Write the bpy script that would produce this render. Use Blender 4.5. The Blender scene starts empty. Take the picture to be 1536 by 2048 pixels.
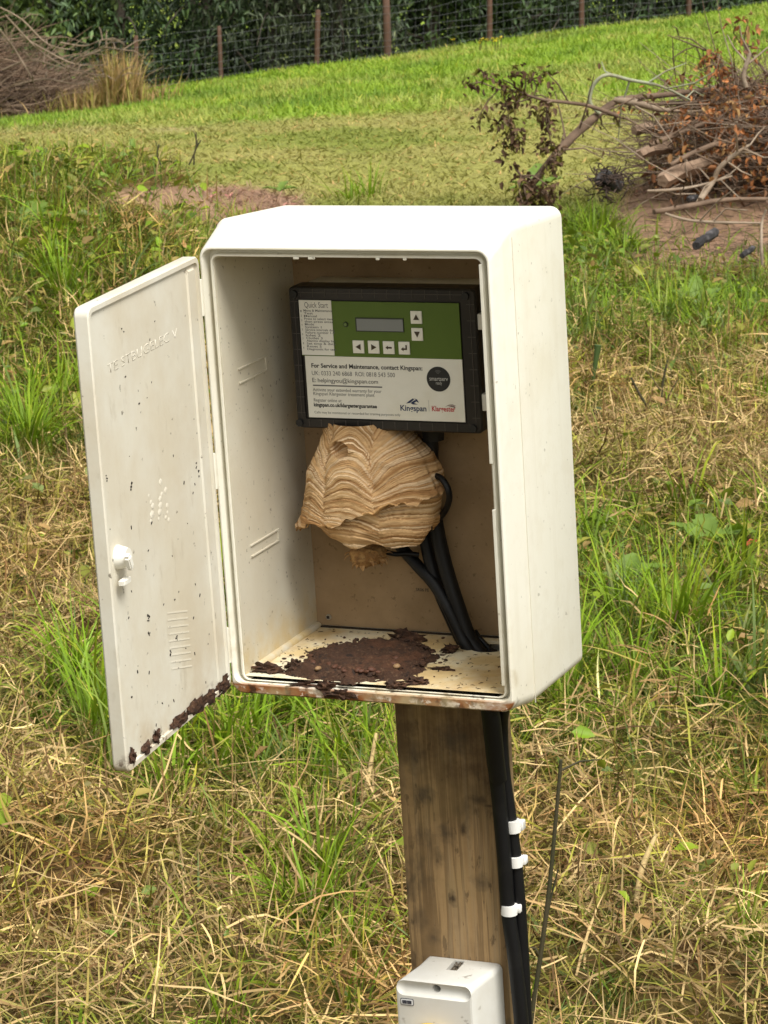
import bpy, bmesh, math, random
import numpy as np
from mathutils import Matrix, Vector
random.seed(7)
rng = np.random.default_rng(11)
S = bpy.context.scene
COL = S.collection
rad = math.radians

# ---------------------------------------------------------------- camera
PITCH = rad(12.0)
CAM_H = 1.55
FPX = 6090.6                      # focal length in photo pixels (2048 tall)
cd = bpy.data.cameras.new('camera'); cam = bpy.data.objects.new('camera', cd); COL.objects.link(cam)
cam.location = (0, 0, CAM_H); cam.rotation_euler = (rad(90) - PITCH, 0, 0)
cd.sensor_fit = 'VERTICAL'; cd.sensor_height = 24; cd.sensor_width = 18
cd.lens = FPX / 2048 * 24
cd.clip_start = 0.05; cd.clip_end = 1500
cd.dof.use_dof = True; cd.dof.focus_distance = 2.75; cd.dof.aperture_fstop = 42
S.camera = cam

# ---------------------------------------------------------------- sky, sun, exposure (bright overcast)
SUN_EL, SUN_AZ = rad(58), rad(150)        # azimuth clockwise from +Y: behind the camera, to the right
w = bpy.data.worlds.new('World'); S.world = w; w.use_nodes = True
nt = w.node_tree; bg = nt.nodes['Background']
sky = nt.nodes.new('ShaderNodeTexSky'); sky.sky_type = 'NISHITA'; sky.sun_disc = False
sky.sun_elevation = SUN_EL; sky.sun_rotation = SUN_AZ
sky.air_density = 1.0; sky.dust_density = 3.0; sky.ozone_density = 1.0
hsv = nt.nodes.new('ShaderNodeHueSaturation'); hsv.inputs['Saturation'].default_value = 0.22
tint = nt.nodes.new('ShaderNodeMix'); tint.data_type = 'RGBA'; tint.blend_type = 'MULTIPLY'
tint.inputs[0].default_value = 1; tint.inputs[7].default_value = (1.0, 0.98, 0.925, 1)
nt.links.new(sky.outputs[0], hsv.inputs['Color']); nt.links.new(hsv.outputs[0], tint.inputs[6])
nt.links.new(tint.outputs[2], bg.inputs['Color']); bg.inputs['Strength'].default_value = 0.10
sl = bpy.data.lights.new('sun', 'SUN'); so = bpy.data.objects.new('sun', sl); COL.objects.link(so)
sl.energy = 2.1; sl.angle = rad(25); sl.color = (1.0, 0.975, 0.93)
sd = Vector((math.sin(SUN_AZ) * math.cos(SUN_EL), math.cos(SUN_AZ) * math.cos(SUN_EL), math.sin(SUN_EL)))
so.rotation_euler = sd.to_track_quat('Z', 'Y').to_euler(); so.location = (3, -4, 8)
vs = S.view_settings
vs.view_transform = 'Standard'; vs.look = 'None'; vs.exposure = 0.95; vs.gamma = 1.0; vs.use_curve_mapping = False

# ---------------------------------------------------------------- frames
# the leaning cabinet + post assembly has its own frame: x right, y into the box, z up, origin = front edge of the box floor
RC = Matrix(((0.9170648307, 0.3939493521, -0.0616117218), (0.0425635311, -0.2503508421, -0.9672191074), (-0.3964598871, 0.8843802145, -0.2463558282)))
CC = Vector((1.0647307207, -2.3195728256, 0.8058391451))
fw = Vector((0, math.cos(PITCH), -math.sin(PITCH))); dn = Vector((0, -math.sin(PITCH), -math.cos(PITCH)))
AX = Matrix(((1, dn.x, fw.x), (0, dn.y, fw.y), (0, dn.z, fw.z)))
MR = AX @ RC
M = MR.to_4x4(); M.translation = Vector((0, 0, CAM_H)) - MR @ CC
def cabpt(u, v, ax, val):
    "point on the plane (axis ax = val) of the cabinet frame that the photo shows at u, v"
    d = RC.transposed() @ Vector(((u - 768) / FPX, (v - 1024) / FPX, 1))
    s = (val - CC[ax]) / d[ax]
    return CC + d * s
def W(u, v, Y):
    "world point at distance Y along the view direction of photo pixel u, v"
    d = AX @ Vector(((u - 768) / FPX, (v - 1024) / FPX, 1))
    return Vector((0, 0, CAM_H)) + d * (Y / d.y)
def to_px(P):
    q = P - np.array([0, 0, CAM_H])
    zf = q[:, 1] * math.cos(PITCH) - q[:, 2] * math.sin(PITCH)
    yd = -q[:, 1] * math.sin(PITCH) - q[:, 2] * math.cos(PITCH)
    zf = np.maximum(zf, .1)
    return 768 + FPX * q[:, 0] / zf, 1024 + FPX * yd / zf

# ---------------------------------------------------------------- helpers
def sm(a, b, x):
    t = np.clip((np.asarray(x, float) - a) / (b - a), 0, 1); return t * t * (3 - 2 * t)
def hash2(ix, iy, s):
    n = (ix.astype(np.int64) * 374761393 + iy.astype(np.int64) * 668265263 + s * 69069) & 0x7fffffff
    n = ((n ^ (n >> 13)) * 1274126177) & 0x7fffffff
    return ((n ^ (n >> 16)) & 0xffff) / 65535.0
def vnoise(x, y, s=0):
    x = np.asarray(x, float); y = np.asarray(y, float)
    ix = np.floor(x); iy = np.floor(y); fx = x - ix; fy = y - iy
    fx = fx * fx * (3 - 2 * fx); fy = fy * fy * (3 - 2 * fy)
    a = hash2(ix, iy, s); b = hash2(ix + 1, iy, s); c = hash2(ix, iy + 1, s); d = hash2(ix + 1, iy + 1, s)
    return (a * (1 - fx) + b * fx) * (1 - fy) + (c * (1 - fx) + d * fx) * fy
def fbm(x, y, s=0, o=4):
    r = 0; a = .5; t = 0
    for i in range(o):
        r = r + a * vnoise(np.asarray(x) * 2 ** i + 17.3 * i, np.asarray(y) * 2 ** i + 9.1 * i, s + i); t += a; a *= .5
    return r / t

MATS = {}
def mat(name, col, rough=.6, layers=(), bump=None, spec=.35, coord='Object', stretch=(1, 1, 1), attr=None, trans=0, alpha=None, metal=0, spots=()):
    if name in MATS: return MATS[name]
    m = bpy.data.materials.new(name); m.use_nodes = True; t = m.node_tree; b = t.nodes['Principled BSDF']
    b.inputs['Roughness'].default_value = rough; b.inputs['Specular IOR Level'].default_value = spec
    b.inputs['Metallic'].default_value = metal
    tc = t.nodes.new('ShaderNodeTexCoord'); mp = t.nodes.new('ShaderNodeMapping'); mp.inputs['Scale'].default_value = stretch
    t.links.new(tc.outputs[coord], mp.inputs['Vector'])
    if attr:
        a = t.nodes.new('ShaderNodeAttribute'); a.attribute_name = attr; cur = a.outputs['Color']
    else:
        rgb = t.nodes.new('ShaderNodeRGB'); rgb.outputs[0].default_value = (*col, 1); cur = rgb.outputs[0]
    for L in layers:          # dict(scale, lo, hi, col, amt, detail, mask=(axis, a, b))
        n = t.nodes.new('ShaderNodeTexNoise'); n.inputs['Scale'].default_value = L['scale']; n.inputs['Detail'].default_value = L.get('detail', 5)
        n.inputs['Roughness'].default_value = L.get('nr', .6)
        if 'stretch' in L:
            m2 = t.nodes.new('ShaderNodeMapping'); m2.inputs['Scale'].default_value = L['stretch']; m2.inputs['Location'].default_value = L.get('off', (0, 0, 0))
            t.links.new(tc.outputs[coord], m2.inputs['Vector']); t.links.new(m2.outputs[0], n.inputs['Vector'])
        else: t.links.new(mp.outputs[0], n.inputs['Vector'])
        r = t.nodes.new('ShaderNodeMapRange'); r.inputs['From Min'].default_value = L['lo']; r.inputs['From Max'].default_value = L['hi']
        r.inputs['To Max'].default_value = L.get('amt', 1)
        t.links.new(n.outputs['Fac'], r.inputs['Value']); fac = r.outputs[0]
        for (ax, a0, a1) in L.get('mask', ()):
            sp = t.nodes.new('ShaderNodeSeparateXYZ'); t.links.new(tc.outputs[coord], sp.inputs[0])
            k = t.nodes.new('ShaderNodeMapRange'); k.inputs['From Min'].default_value = a0; k.inputs['From Max'].default_value = a1
            t.links.new(sp.outputs[ax], k.inputs['Value'])
            mu = t.nodes.new('ShaderNodeMath'); mu.operation = 'MULTIPLY'; t.links.new(fac, mu.inputs[0]); t.links.new(k.outputs[0], mu.inputs[1]); fac = mu.outputs[0]
        x = t.nodes.new('ShaderNodeMix'); x.data_type = 'RGBA'; t.links.new(fac, x.inputs[0]); t.links.new(cur, x.inputs[6])
        x.inputs[7].default_value = (*L['col'], 1); cur = x.outputs[2]
    for (sx_, sz_, rx_, rz_, am, sc_) in spots:      # stains and knots with a place of their own (object x, z)
        m3 = t.nodes.new('ShaderNodeMapping'); m3.vector_type = 'POINT'; m3.inputs['Scale'].default_value = (1 / rx_, 0, 1 / rz_); m3.inputs['Location'].default_value = (-sx_ / rx_, 0, -sz_ / rz_)
        t.links.new(tc.outputs[coord], m3.inputs['Vector']); ln = t.nodes.new('ShaderNodeVectorMath'); ln.operation = 'LENGTH'; t.links.new(m3.outputs[0], ln.inputs[0])
        nz = t.nodes.new('ShaderNodeTexNoise'); nz.inputs['Scale'].default_value = 130; nz.inputs['Detail'].default_value = 4; t.links.new(tc.outputs[coord], nz.inputs['Vector'])
        ad = t.nodes.new('ShaderNodeMath'); ad.operation = 'MULTIPLY_ADD'; ad.inputs[1].default_value = 1.3; t.links.new(nz.outputs['Fac'], ad.inputs[0]); t.links.new(ln.outputs['Value'], ad.inputs[2])
        r3 = t.nodes.new('ShaderNodeMapRange'); r3.inputs['From Min'].default_value = 1.55; r3.inputs['From Max'].default_value = .75; r3.inputs['To Max'].default_value = am; t.links.new(ad.outputs[0], r3.inputs['Value'])
        x = t.nodes.new('ShaderNodeMix'); x.data_type = 'RGBA'; t.links.new(r3.outputs[0], x.inputs[0]); t.links.new(cur, x.inputs[6]); x.inputs[7].default_value = (*sc_, 1); cur = x.outputs[2]
    t.links.new(cur, b.inputs['Base Color'])
    if bump:
        n = t.nodes.new('ShaderNodeTexNoise'); n.inputs['Scale'].default_value = bump[0]; n.inputs['Detail'].default_value = 6
        t.links.new(mp.outputs[0], n.inputs['Vector'])
        bp = t.nodes.new('ShaderNodeBump'); bp.inputs['Strength'].default_value = bump[1]; bp.inputs['Distance'].default_value = bump[2]
        t.links.new(n.outputs['Fac'], bp.inputs['Height']); t.links.new(bp.outputs[0], b.inputs['Normal'])
    if trans:
        tr = t.nodes.new('ShaderNodeBsdfTranslucent'); t.links.new(cur, tr.inputs['Color'])
        mx = t.nodes.new('ShaderNodeMixShader'); mx.inputs[0].default_value = trans
        out = t.nodes['Material Output']
        t.links.new(b.outputs[0], mx.inputs[1]); t.links.new(tr.outputs[0], mx.inputs[2]); t.links.new(mx.outputs[0], out.inputs['Surface'])
    if alpha is not None: b.inputs['Alpha'].default_value = alpha
    MATS[name] = m
    return m

class MB:
    def __init__(s): s.v = []; s.f = []
    def add(s, vs, fs):
        o = len(s.v); s.v += [tuple(p) for p in vs]; s.f += [tuple(i + o for i in f) for f in fs]; return s
    def bm(s, b, mx=None):
        if mx is not None: bmesh.ops.transform(b, matrix=mx, verts=b.verts)
        b.verts.index_update(); s.add([v.co[:] for v in b.verts], [[v.index for v in f.verts] for f in b.faces]); b.free(); return s
    def box(s, x0, x1, y0, y1, z0, z1, r=0, seg=2, mx=None):
        b = bmesh.new(); bmesh.ops.create_cube(b, size=1)
        bmesh.ops.transform(b, matrix=Matrix.Translation(((x0 + x1) / 2, (y0 + y1) / 2, (z0 + z1) / 2)) @ Matrix.Diagonal((x1 - x0, y1 - y0, z1 - z0, 1)), verts=b.verts)
        if r: bmesh.ops.bevel(b, geom=b.edges[:], offset=r, segments=seg, affect='EDGES', profile=.5)
        return s.bm(b, mx)
    def tube(s, pts, radii, n=8, cap=True, jit=0):
        pts = [Vector(p) for p in pts]; vs = []; fs = []
        up = None
        for i, p in enumerate(pts):
            d = (pts[min(i + 1, len(pts) - 1)] - pts[max(i - 1, 0)]).normalized()
            if up is None:
                a = Vector((0, 0, 1)) if abs(d.z) < .9 else Vector((1, 0, 0)); e1 = d.cross(a).normalized()
            else: e1 = (up - d * up.dot(d)).normalized()
            up = e1; e2 = d.cross(e1); r = radii[i] if hasattr(radii, '__len__') else radii
            for k in range(n):
                a = 2 * math.pi * k / n; rr = r * (1 + random.uniform(-jit, jit))
                vs.append(p + e1 * math.cos(a) * rr + e2 * math.sin(a) * rr)
        for i in range(len(pts) - 1):
            for k in range(n):
                fs.append((i * n + k, i * n + (k + 1) % n, (i + 1) * n + (k + 1) % n, (i + 1) * n + k))
        if cap: fs.append(tuple(range(n - 1, -1, -1))); fs.append(tuple((len(pts) - 1) * n + k for k in range(n)))
        return s.add(vs, fs)
    def loops(s, Ls, closed_ends=(True, True)):
        n = len(Ls[0]); vs = [p for L in Ls for p in L]; fs = []
        for i in range(len(Ls) - 1):
            for k in range(n): fs.append((i * n + k, i * n + (k + 1) % n, (i + 1) * n + (k + 1) % n, (i + 1) * n + k))
        if closed_ends[0]: fs.append(tuple(range(n - 1, -1, -1)))
        if closed_ends[1]: fs.append(tuple((len(Ls) - 1) * n + k for k in range(n)))
        return s.add(vs, fs)
    def mesh(s, name, smooth=None, recalc=True):
        me = bpy.data.meshes.new(name); me.from_pydata(s.v, [], s.f)
        if recalc:
            b = bmesh.new(); b.from_mesh(me); bmesh.ops.recalc_face_normals(b, faces=b.faces); b.to_mesh(me); b.free()
        if smooth:
            me.polygons.foreach_set('use_smooth', [True] * len(me.polygons))
            if smooth < 179: me.set_sharp_from_angle(angle=rad(smooth))
        me.update(); return me
def spline(pts, n=6):
    pts = [Vector(p) for p in pts]; out = []
    for i in range(len(pts) - 1):
        p0 = pts[max(i - 1, 0)]; p1 = pts[i]; p2 = pts[i + 1]; p3 = pts[min(i + 2, len(pts) - 1)]
        for k in range(n):
            t = k / n
            out.append(.5 * ((2 * p1) + (p2 - p0) * t + (2 * p0 - 5 * p1 + 4 * p2 - p3) * t * t + (3 * p1 - p0 - 3 * p2 + p3) * t ** 3))
    out.append(pts[-1]); return out
def lerp_list(a, n): return list(np.interp(np.linspace(0, 1, n), np.linspace(0, 1, len(a)), a))

def props(o, label=None, cat=None, group=None, kind=None):
    if label: o['label'] = label
    if cat: o['category'] = cat
    if group: o['group'] = group
    if kind: o['kind'] = kind
    return o
class Thing:
    "a top-level Empty at the thing's base in frame F; parts are given in F's own coordinates"
    def __init__(s, name, label, cat, base=(0, 0, 0), F=None, group=None):
        s.base = Vector(base); s.o = bpy.data.objects.new(name, None); COL.objects.link(s.o)
        s.o.empty_display_size = .05
        s.o.matrix_world = (F if F is not None else Matrix()) @ Matrix.Translation(s.base); props(s.o, label, cat, group)
    def part(s, name, mb, m, parent=None, smooth=None, label=None, kind=None, recalc=True):
        b = s.base
        if isinstance(mb, MB):
            mb.v = [(x - b.x, y - b.y, z - b.z) for x, y, z in mb.v]; me = mb.mesh(name, smooth, recalc)
        else: me = mb
        o = bpy.data.objects.new(name, me); COL.objects.link(o); me.materials.append(m); o.parent = parent or s.o
        return props(o, label, None, None, kind)
def single(name, mb, m, label, cat, base=(0, 0, 0), F=None, group=None, smooth=None, kind=None):
    b = Vector(base); mb.v = [(x - b.x, y - b.y, z - b.z) for x, y, z in mb.v]
    me = mb.mesh(name, smooth); o = bpy.data.objects.new(name, me); COL.objects.link(o); me.materials.append(m)
    o.matrix_world = (F if F is not None else Matrix()) @ Matrix.Translation(b)
    return props(o, label, cat, group, kind)
def np_mesh(name, V, F, colors=None, m=None, smooth=False):
    "fast mesh from arrays; F is (n, k) with equal sized faces"
    me = bpy.data.meshes.new(name); V = np.asarray(V, np.float32); F = np.asarray(F, np.int32); k = F.shape[1]
    me.vertices.add(len(V)); me.vertices.foreach_set('co', V.ravel())
    me.loops.add(F.size); me.loops.foreach_set('vertex_index', F.ravel())
    me.polygons.add(len(F)); me.polygons.foreach_set('loop_start', np.arange(len(F), dtype=np.int32) * k)
    me.polygons.foreach_set('loop_total', np.full(len(F), k, np.int32))
    if smooth: me.polygons.foreach_set('use_smooth', np.ones(len(F), bool))
    me.update(calc_edges=True); me.validate()
    if colors is not None:
        c = me.color_attributes.new('Col', 'FLOAT_COLOR', 'POINT'); a = np.ones((len(V), 4), np.float32); a[:, :3] = np.clip(colors, 0, 1); c.data.foreach_set('color', a.ravel())
    if m: me.materials.append(m)
    o = bpy.data.objects.new(name, me); COL.objects.link(o); return o
def rrect(x0, x1, z0, z1, r, y, seg=5):
    L = []
    for cx, cz, a0 in ((x1 - r, z1 - r, 0), (x0 + r, z1 - r, 90), (x0 + r, z0 + r, 180), (x1 - r, z0 + r, 270)):
        for k in range(seg + 1):
            a = rad(a0 + 90 * k / seg); L.append((cx + r * math.cos(a), y, cz + r * math.sin(a)))
    return L

# ---------------------------------------------------------------- terrain
def ground_z(x, Y):
    x = np.asarray(x, float); Y = np.asarray(Y, float)
    d = np.clip(Y - 14, -60, 400)
    z = -0.0475 * (np.log1p(np.exp(np.clip(d / 2, -30, 60))) * 2)
    z = np.where(d > 100, -0.0475 * d, z)
    z = z + 0.135 * sm(11, 50, Y) * np.clip(x, -40, 60)
    # earth bank on the left, falling away to the right
    bx = sm(-.26, -1.0, x + .05 * np.sin(Y * 3)); z = z + .46 * bx * np.exp(-np.abs((Y - 11.2) / 1.75) ** 2.4)
    # low heap of burnt earth under the brush on the right
    z = z + .16 * np.exp(-((x - 1.55) / .8) ** 2 - ((Y - 14.2) / 1.3) ** 2)
    near = 1 - sm(18, 40, Y)
    z = z + near * (.045 * (fbm(x * 2.2, Y * 1.6, 3, 3) - .5) + .10 * (fbm(x * 6, Y * 3.4, 8, 2) - .5) * (1 - .6 * sm(9, 13, Y))) + (1 - near) * .12 * (fbm(x * .5, Y * .3, 5, 3) - .5)
    return z
def blob(u, v, L):
    r = np.zeros_like(u)
    for (cu, cv, ru, rv, a) in L:
        r = r + a * np.exp(-((u - cu) / ru) ** 2 - ((v - cv) / rv) ** 2)
    return r
GREEN = [(120, 560, 70, 130, .55), (40, 900, 100, 90, .8), (180, 1420, 110, 170, .6), (60, 760, 120, 150, .45), (320, 560, 130, 60, .45), (560, 1440, 180, 110, .9),
         (700, 1500, 100, 90, .35), (650, 1830, 70, 130, .75), (1200, 480, 100, 70, .9), (1400, 620, 190, 60, .8), (1180, 640, 110, 90, .4), (1230, 1180, 190, 150, .75), (1440, 1160, 130, 120, .5),
         (1150, 1360, 130, 110, .7), (1480, 1330, 80, 90, .7), (470, 1750, 120, 80, .35), (1290, 1640, 60, 80, .35), (1500, 1980, 60, 80, .2), (770, 1400, 120, 60, .3),
         (90, 1000, 160, 60, -.55), (80, 1230, 160, 110, -.5), (60, 1540, 100, 90, -.25), (1290, 560, 260, 28, -.9), (1330, 960, 230, 110, -.5), (1400, 880, 150, 60, -.3), (1330, 1800, 250, 220, -.35),
         (150, 1900, 250, 150, -.3), (900, 1950, 400, 100, -.25), (1500, 880, 80, 60, -.2), (420, 600, 100, 70, .1), (250, 700, 150, 150, .2)]
SOIL = [(410, 412, 170, 34, 1.7), (290, 398, 70, 20, .8), (500, 430, 90, 34, 1.2), (1420, 465, 175, 72, 1.7), (1500, 400, 130, 60, 1.2), (1290, 400, 60, 40, .5)]
def greenness(u, v, x, Y):
    n = fbm(x * 3.1, Y * 2.0, 21, 3) - .5
    return np.clip(.42 - .17 * sm(1350, 1560, v) + blob(u, v, GREEN) + 1.1 * n, 0, 1)
def soilness(u, v): return np.clip(blob(u, v, SOIL), 0, 1)

C_STRAW = np.array([.56, .405, .185]); C_TAN = np.array([.35, .215, .085]); C_BROWN = np.array([.14, .075, .028]); C_OLIVE = np.array([.24, .235, .036])
C_GREEN = np.array([.165, .275, .012]); C_DARKG = np.array([.07, .12, .010]); C_LIME = np.array([.28, .385, .02]); C_BLUEG = np.array([.16, .23, .06])
C_MOWN = np.array([.29, .285, .075]); C_FIELD = np.array([.225, .335, .028]); C_SOIL = np.array([.30, .185, .12])
def mix(a, b, t): t = np.asarray(t)[..., None]; return a * (1 - t) + b * t
def field_col(u, v, x, Y):
    "base colour of what covers the ground"
    g = greenness(u, v, x, Y)
    c = mix(C_BROWN * .75, C_DARKG * .8, g)
    n = fbm(x * .9, Y * .35, 31, 4); n2 = fbm(x * .35 + 3, Y * .9, 41, 3)
    mown = mix(C_MOWN, np.array([.31, .29, .085]), sm(.45, .75, n2)); mown = mix(mown, np.array([.17, .22, .03]), sm(.5, .7, n) * .7)
    fld = mix(C_FIELD, np.array([.30, .34, .07]), sm(.42, .7, fbm(x * 1.4, Y * .5, 37, 4))); fld = mix(fld, np.array([.11, .20, .018]), sm(.5, .75, fbm(x * .8 + 7, Y * .45, 47, 4)) * .8)
    # mown strip runs across behind the rough; lusher field beyond it
    edge = 27.5 + .8 * np.sin(x * 1.3) + 3.0 * (n - .5) - .12 * x
    far = mix(mown, fld, sm(edge - 1.2, edge + 1.2, Y))
    dry = np.exp(-((Y - edge + .6) / .9) ** 2) * sm(.45, .7, fbm(x * 1.2, Y * .5, 55, 3))
    far = mix(far, np.array([.37, .32, .15]), dry * .7)
    c = mix(c, far, sm(12.5, 15.5, Y))
    s = soilness(u, v)
    return mix(c, C_SOIL * (.75 + .5 * fbm(x * 6, Y * 6, 61, 3))[..., None], sm(.3, .8, s + .5 * (fbm(x * 5, Y * 4, 71, 3) - .5)))

ys = np.concatenate([np.linspace(-30, 2.8, 20), np.geomspace(3, 22, 330), np.geomspace(22.3, 90, 170), np.geomspace(93, 900, 40)])
hx = np.concatenate([-np.geomspace(400, 1.01, 30), np.linspace(-1, 1, 201), np.geomspace(1.01, 400, 30)])
YY = np.repeat(ys[:, None], len(hx), 1)
XX = hx[None, :] * np.clip(.16 * YY + .25, .6, 3.2)
ZZ = ground_z(XX, YY)
gv = np.stack([XX, YY, ZZ], -1).reshape(-1, 3); uu, vv = to_px(gv)
ncol = len(hx); ii = (np.arange(len(ys) - 1)[:, None] * ncol + np.arange(ncol - 1)[None]).ravel()
gf = np.stack([ii, ii + 1, ii + ncol + 1, ii + ncol], 1)
gm = mat('soil_and_thatch', (0, 0, 0), .95, attr='Col', spec=.1, layers=[dict(scale=38, lo=.45, hi=.75, col=(.05, .035, .018), amt=.7), dict(scale=9, lo=.5, hi=.8, col=(.2, .17, .06), amt=.35)], bump=(60, .6, .02))
ground = np_mesh('ground', gv, gf, field_col(uu, vv, gv[:, 0], gv[:, 1]), gm, True); props(ground, kind='structure')

# ---------------------------------------------------------------- grass
def strips(pos, az, lean, curl, length, width, cb, ct, K=4, twist=None, kink=None, taper=1.6, base_w=.75):
    N = len(pos); s = np.linspace(0, 1, K + 1)
    d = np.stack([np.cos(az), np.sin(az)], 1)
    wd = np.stack([-np.sin(az), np.cos(az), np.zeros(N)], 1)
    if twist is not None: wd = wd * np.cos(twist)[:, None] + np.stack([np.zeros(N), np.zeros(N), np.sin(twist)], 1)
    V = np.zeros((N, K + 1, 2, 3)); C = np.zeros((N, K + 1, 2, 3)); p = pos.copy()
    for k in range(K + 1):
        if k:
            a = lean + curl * (s[k] - .5 / K)
            if kink is not None: a = a + np.where(s[k] > .5, kink, 0)
            st = length / K
            p = p + np.stack([d[:, 0] * np.sin(a) * st, d[:, 1] * np.sin(a) * st, np.cos(a) * st], 1)
        wk = width * (base_w + (1 - base_w) * min(1, s[k] * 4)) * max(.06, 1 - s[k] ** taper)
        V[:, k, 0] = p - wd * (wk * .5)[:, None]; V[:, k, 1] = p + wd * (wk * .5)[:, None]
        C[:, k] = (cb * (1 - s[k]) + ct * s[k])[:, None]
    b = np.arange(N)[:, None] * (K + 1) * 2 + np.arange(K)[None] * 2
    F = np.stack([b, b + 1, b + 3, b + 2], -1).reshape(-1, 4)
    return V.reshape(-1, 3), F, C.reshape(-1, 3)
def merge(parts):
    V, F, C, o = [], [], [], 0
    for v, f, c in parts: V.append(v); F.append(f + o); C.append(c); o += len(v)
    return np.concatenate(V), np.concatenate(F), np.concatenate(C)
def area(n, y0, y1, pw=1.0):
    "random ground points in the wedge in view with a margin for a step aside"
    t = rng.random(n); a = .145; b = .28
    Y = y0 + (y1 - y0) * t ** pw; x = (rng.random(n) * 2 - 1) * (a * Y + b)
    keep = rng.random(n) < (a * Y + b) / (a * y1 + b) if pw == 1.0 else np.ones(n, bool)
    return x[keep], Y[keep]
def g3(x, Y, dz=0): return np.stack([x, Y, ground_z(x, Y) + dz], 1)
def pick(cols, n):
    cols = np.array(cols); i = rng.integers(0, len(cols), n); j = rng.integers(0, len(cols), n); t = rng.random(n)[:, None] * .6
    return (cols[i] * (1 - t) + cols[j] * t) * rng.uniform(.75, 1.2, (n, 1))
blade_m = mat('grass_blade', (0, 0, 0), .55, attr='Col', spec=.25, trans=.28)
straw_m = mat('dry_blade', (0, 0, 0), .65, attr='Col', spec=.2, trans=.12)

# dry cut grass lying on the rough ground
parts = []
x, Y = area(200000, 3.3, 10.5); u, v = to_px(g3(x, Y)); g = greenness(u, v, x, Y); s = soilness(u, v)
k = rng.random(len(x)) < np.clip(1.08 - g * .85, .05, 1) * (1 - .85 * s); x, Y, g = x[k], Y[k], g[k]; n = len(x)
hh = rng.beta(1.1, 2.4, n) * .10
lump = sm(.35, .75, fbm(x * 5, Y * 3, 91, 3)); hh *= .35 + 1.1 * lump
cb = pick([C_STRAW * 1.05, C_STRAW * 1.3, C_STRAW * .8, C_TAN, C_BROWN, C_OLIVE * 1.1, C_OLIVE * .8, C_OLIVE * 1.35, C_TAN * .7, C_BROWN * .7], n)
cb *= rng.uniform(.55, 1.3, (n, 1))
redd = sm(.55, .75, fbm(x * 2.2, Y * 1.5, 97, 3)); cb = cb * (1.05 + redd[:, None] * np.array([.04, -.1, -.25]))
L = rng.gamma(3.2, .019, n) + .022
parts.append(strips(g3(x, Y, hh), rng.random(n) * 6.283, rng.normal(1.25, .38, n), rng.normal(.25, .75, n), L, rng.uniform(.0016, .0044, n) * (1 + .06 * (Y - 4)), cb, cb * rng.uniform(.85, 1.3, (n, 1)), 4, rng.normal(0, .7, n), rng.normal(0, .5, n), 2.4))
# long pale stalks thrown over the top
x, Y = area(1700, 3.4, 9.5); u, v = to_px(g3(x, Y)); g = greenness(u, v, x, Y); k = rng.random(len(x)) < 1.05 - g; x, Y = x[k], Y[k]; n = len(x)
cb = pick([C_STRAW * 1.25, C_STRAW * 1.1, C_STRAW, C_TAN * 1.1], n)
parts.append(strips(g3(x, Y, rng.uniform(.02, .09, n)), rng.random(n) * 6.283, rng.normal(1.42, .2, n), rng.normal(.12, .3, n), rng.uniform(.09, .24, n), rng.uniform(.0018, .0038, n), cb, cb, 4, rng.normal(0, .5, n), rng.normal(0, .25, n), 4.0))
V, F, C = merge(parts); props(np_mesh('dry_grass', V, F, C, straw_m), kind='stuff')

# living grass: tufts and single blades
parts = []
def tufts(n, y0, y1, per, Lm, Wm, spread, cols, gmin, leanm=.25, K=4, upr=.5):
    x, Y = area(n, y0, y1); u, v = to_px(g3(x, Y)); g = greenness(u, v, x, Y); s = soilness(u, v)
    k = rng.random(len(x)) < sm(gmin, gmin + .5, g) * (1 - s); x, Y = x[k], Y[k]; m = len(x)
    tc = pick(cols, m); tl = rng.uniform(.6, 1.35, m); ta = rng.random(m) * 6.283
    r = np.repeat(np.arange(m), per); n2 = len(r)
    az = rng.random(n2) * 6.283; rr = np.abs(rng.normal(0, spread, n2))
    px = x[r] + np.cos(az) * rr; py = Y[r] + np.sin(az) * rr
    az = np.where(rng.random(n2) < .35, ta[r] + rng.normal(0, .5, n2), az)
    c = tc[r] * rng.uniform(.65, 1.3, (n2, 1)) * (.5 + .95 * fbm(px * 2.6, py * 1.9, 131, 3))[:, None]; L = Lm * tl[r] * rng.uniform(.4, 1.2, n2)
    tip = c * np.where(rng.random((n2, 1)) < .2, np.array([[1.9, 1.35, 1.6]]), np.array([[1.15, 1.12, 1.1]]))
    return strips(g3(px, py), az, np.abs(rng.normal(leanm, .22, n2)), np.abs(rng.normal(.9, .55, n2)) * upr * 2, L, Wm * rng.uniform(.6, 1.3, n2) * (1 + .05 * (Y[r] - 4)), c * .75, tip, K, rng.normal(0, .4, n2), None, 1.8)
GC = [C_GREEN, C_GREEN * 1.2, C_LIME * .75, C_DARKG, C_BLUEG * .9, C_OLIVE * .9, C_DARKG * 1.4]
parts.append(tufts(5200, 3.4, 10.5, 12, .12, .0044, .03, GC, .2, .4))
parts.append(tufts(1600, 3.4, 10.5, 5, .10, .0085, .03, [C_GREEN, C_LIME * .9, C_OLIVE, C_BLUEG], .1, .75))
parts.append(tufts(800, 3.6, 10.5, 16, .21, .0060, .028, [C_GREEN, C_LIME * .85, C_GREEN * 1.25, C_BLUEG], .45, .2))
parts.append(tufts(6500, 3.4, 10.5, 8, .075, .0034, .035, [C_OLIVE, C_OLIVE * 1.2, C_GREEN, C_DARKG, C_OLIVE * 1.5, C_BLUEG], -.35, .85))
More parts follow.
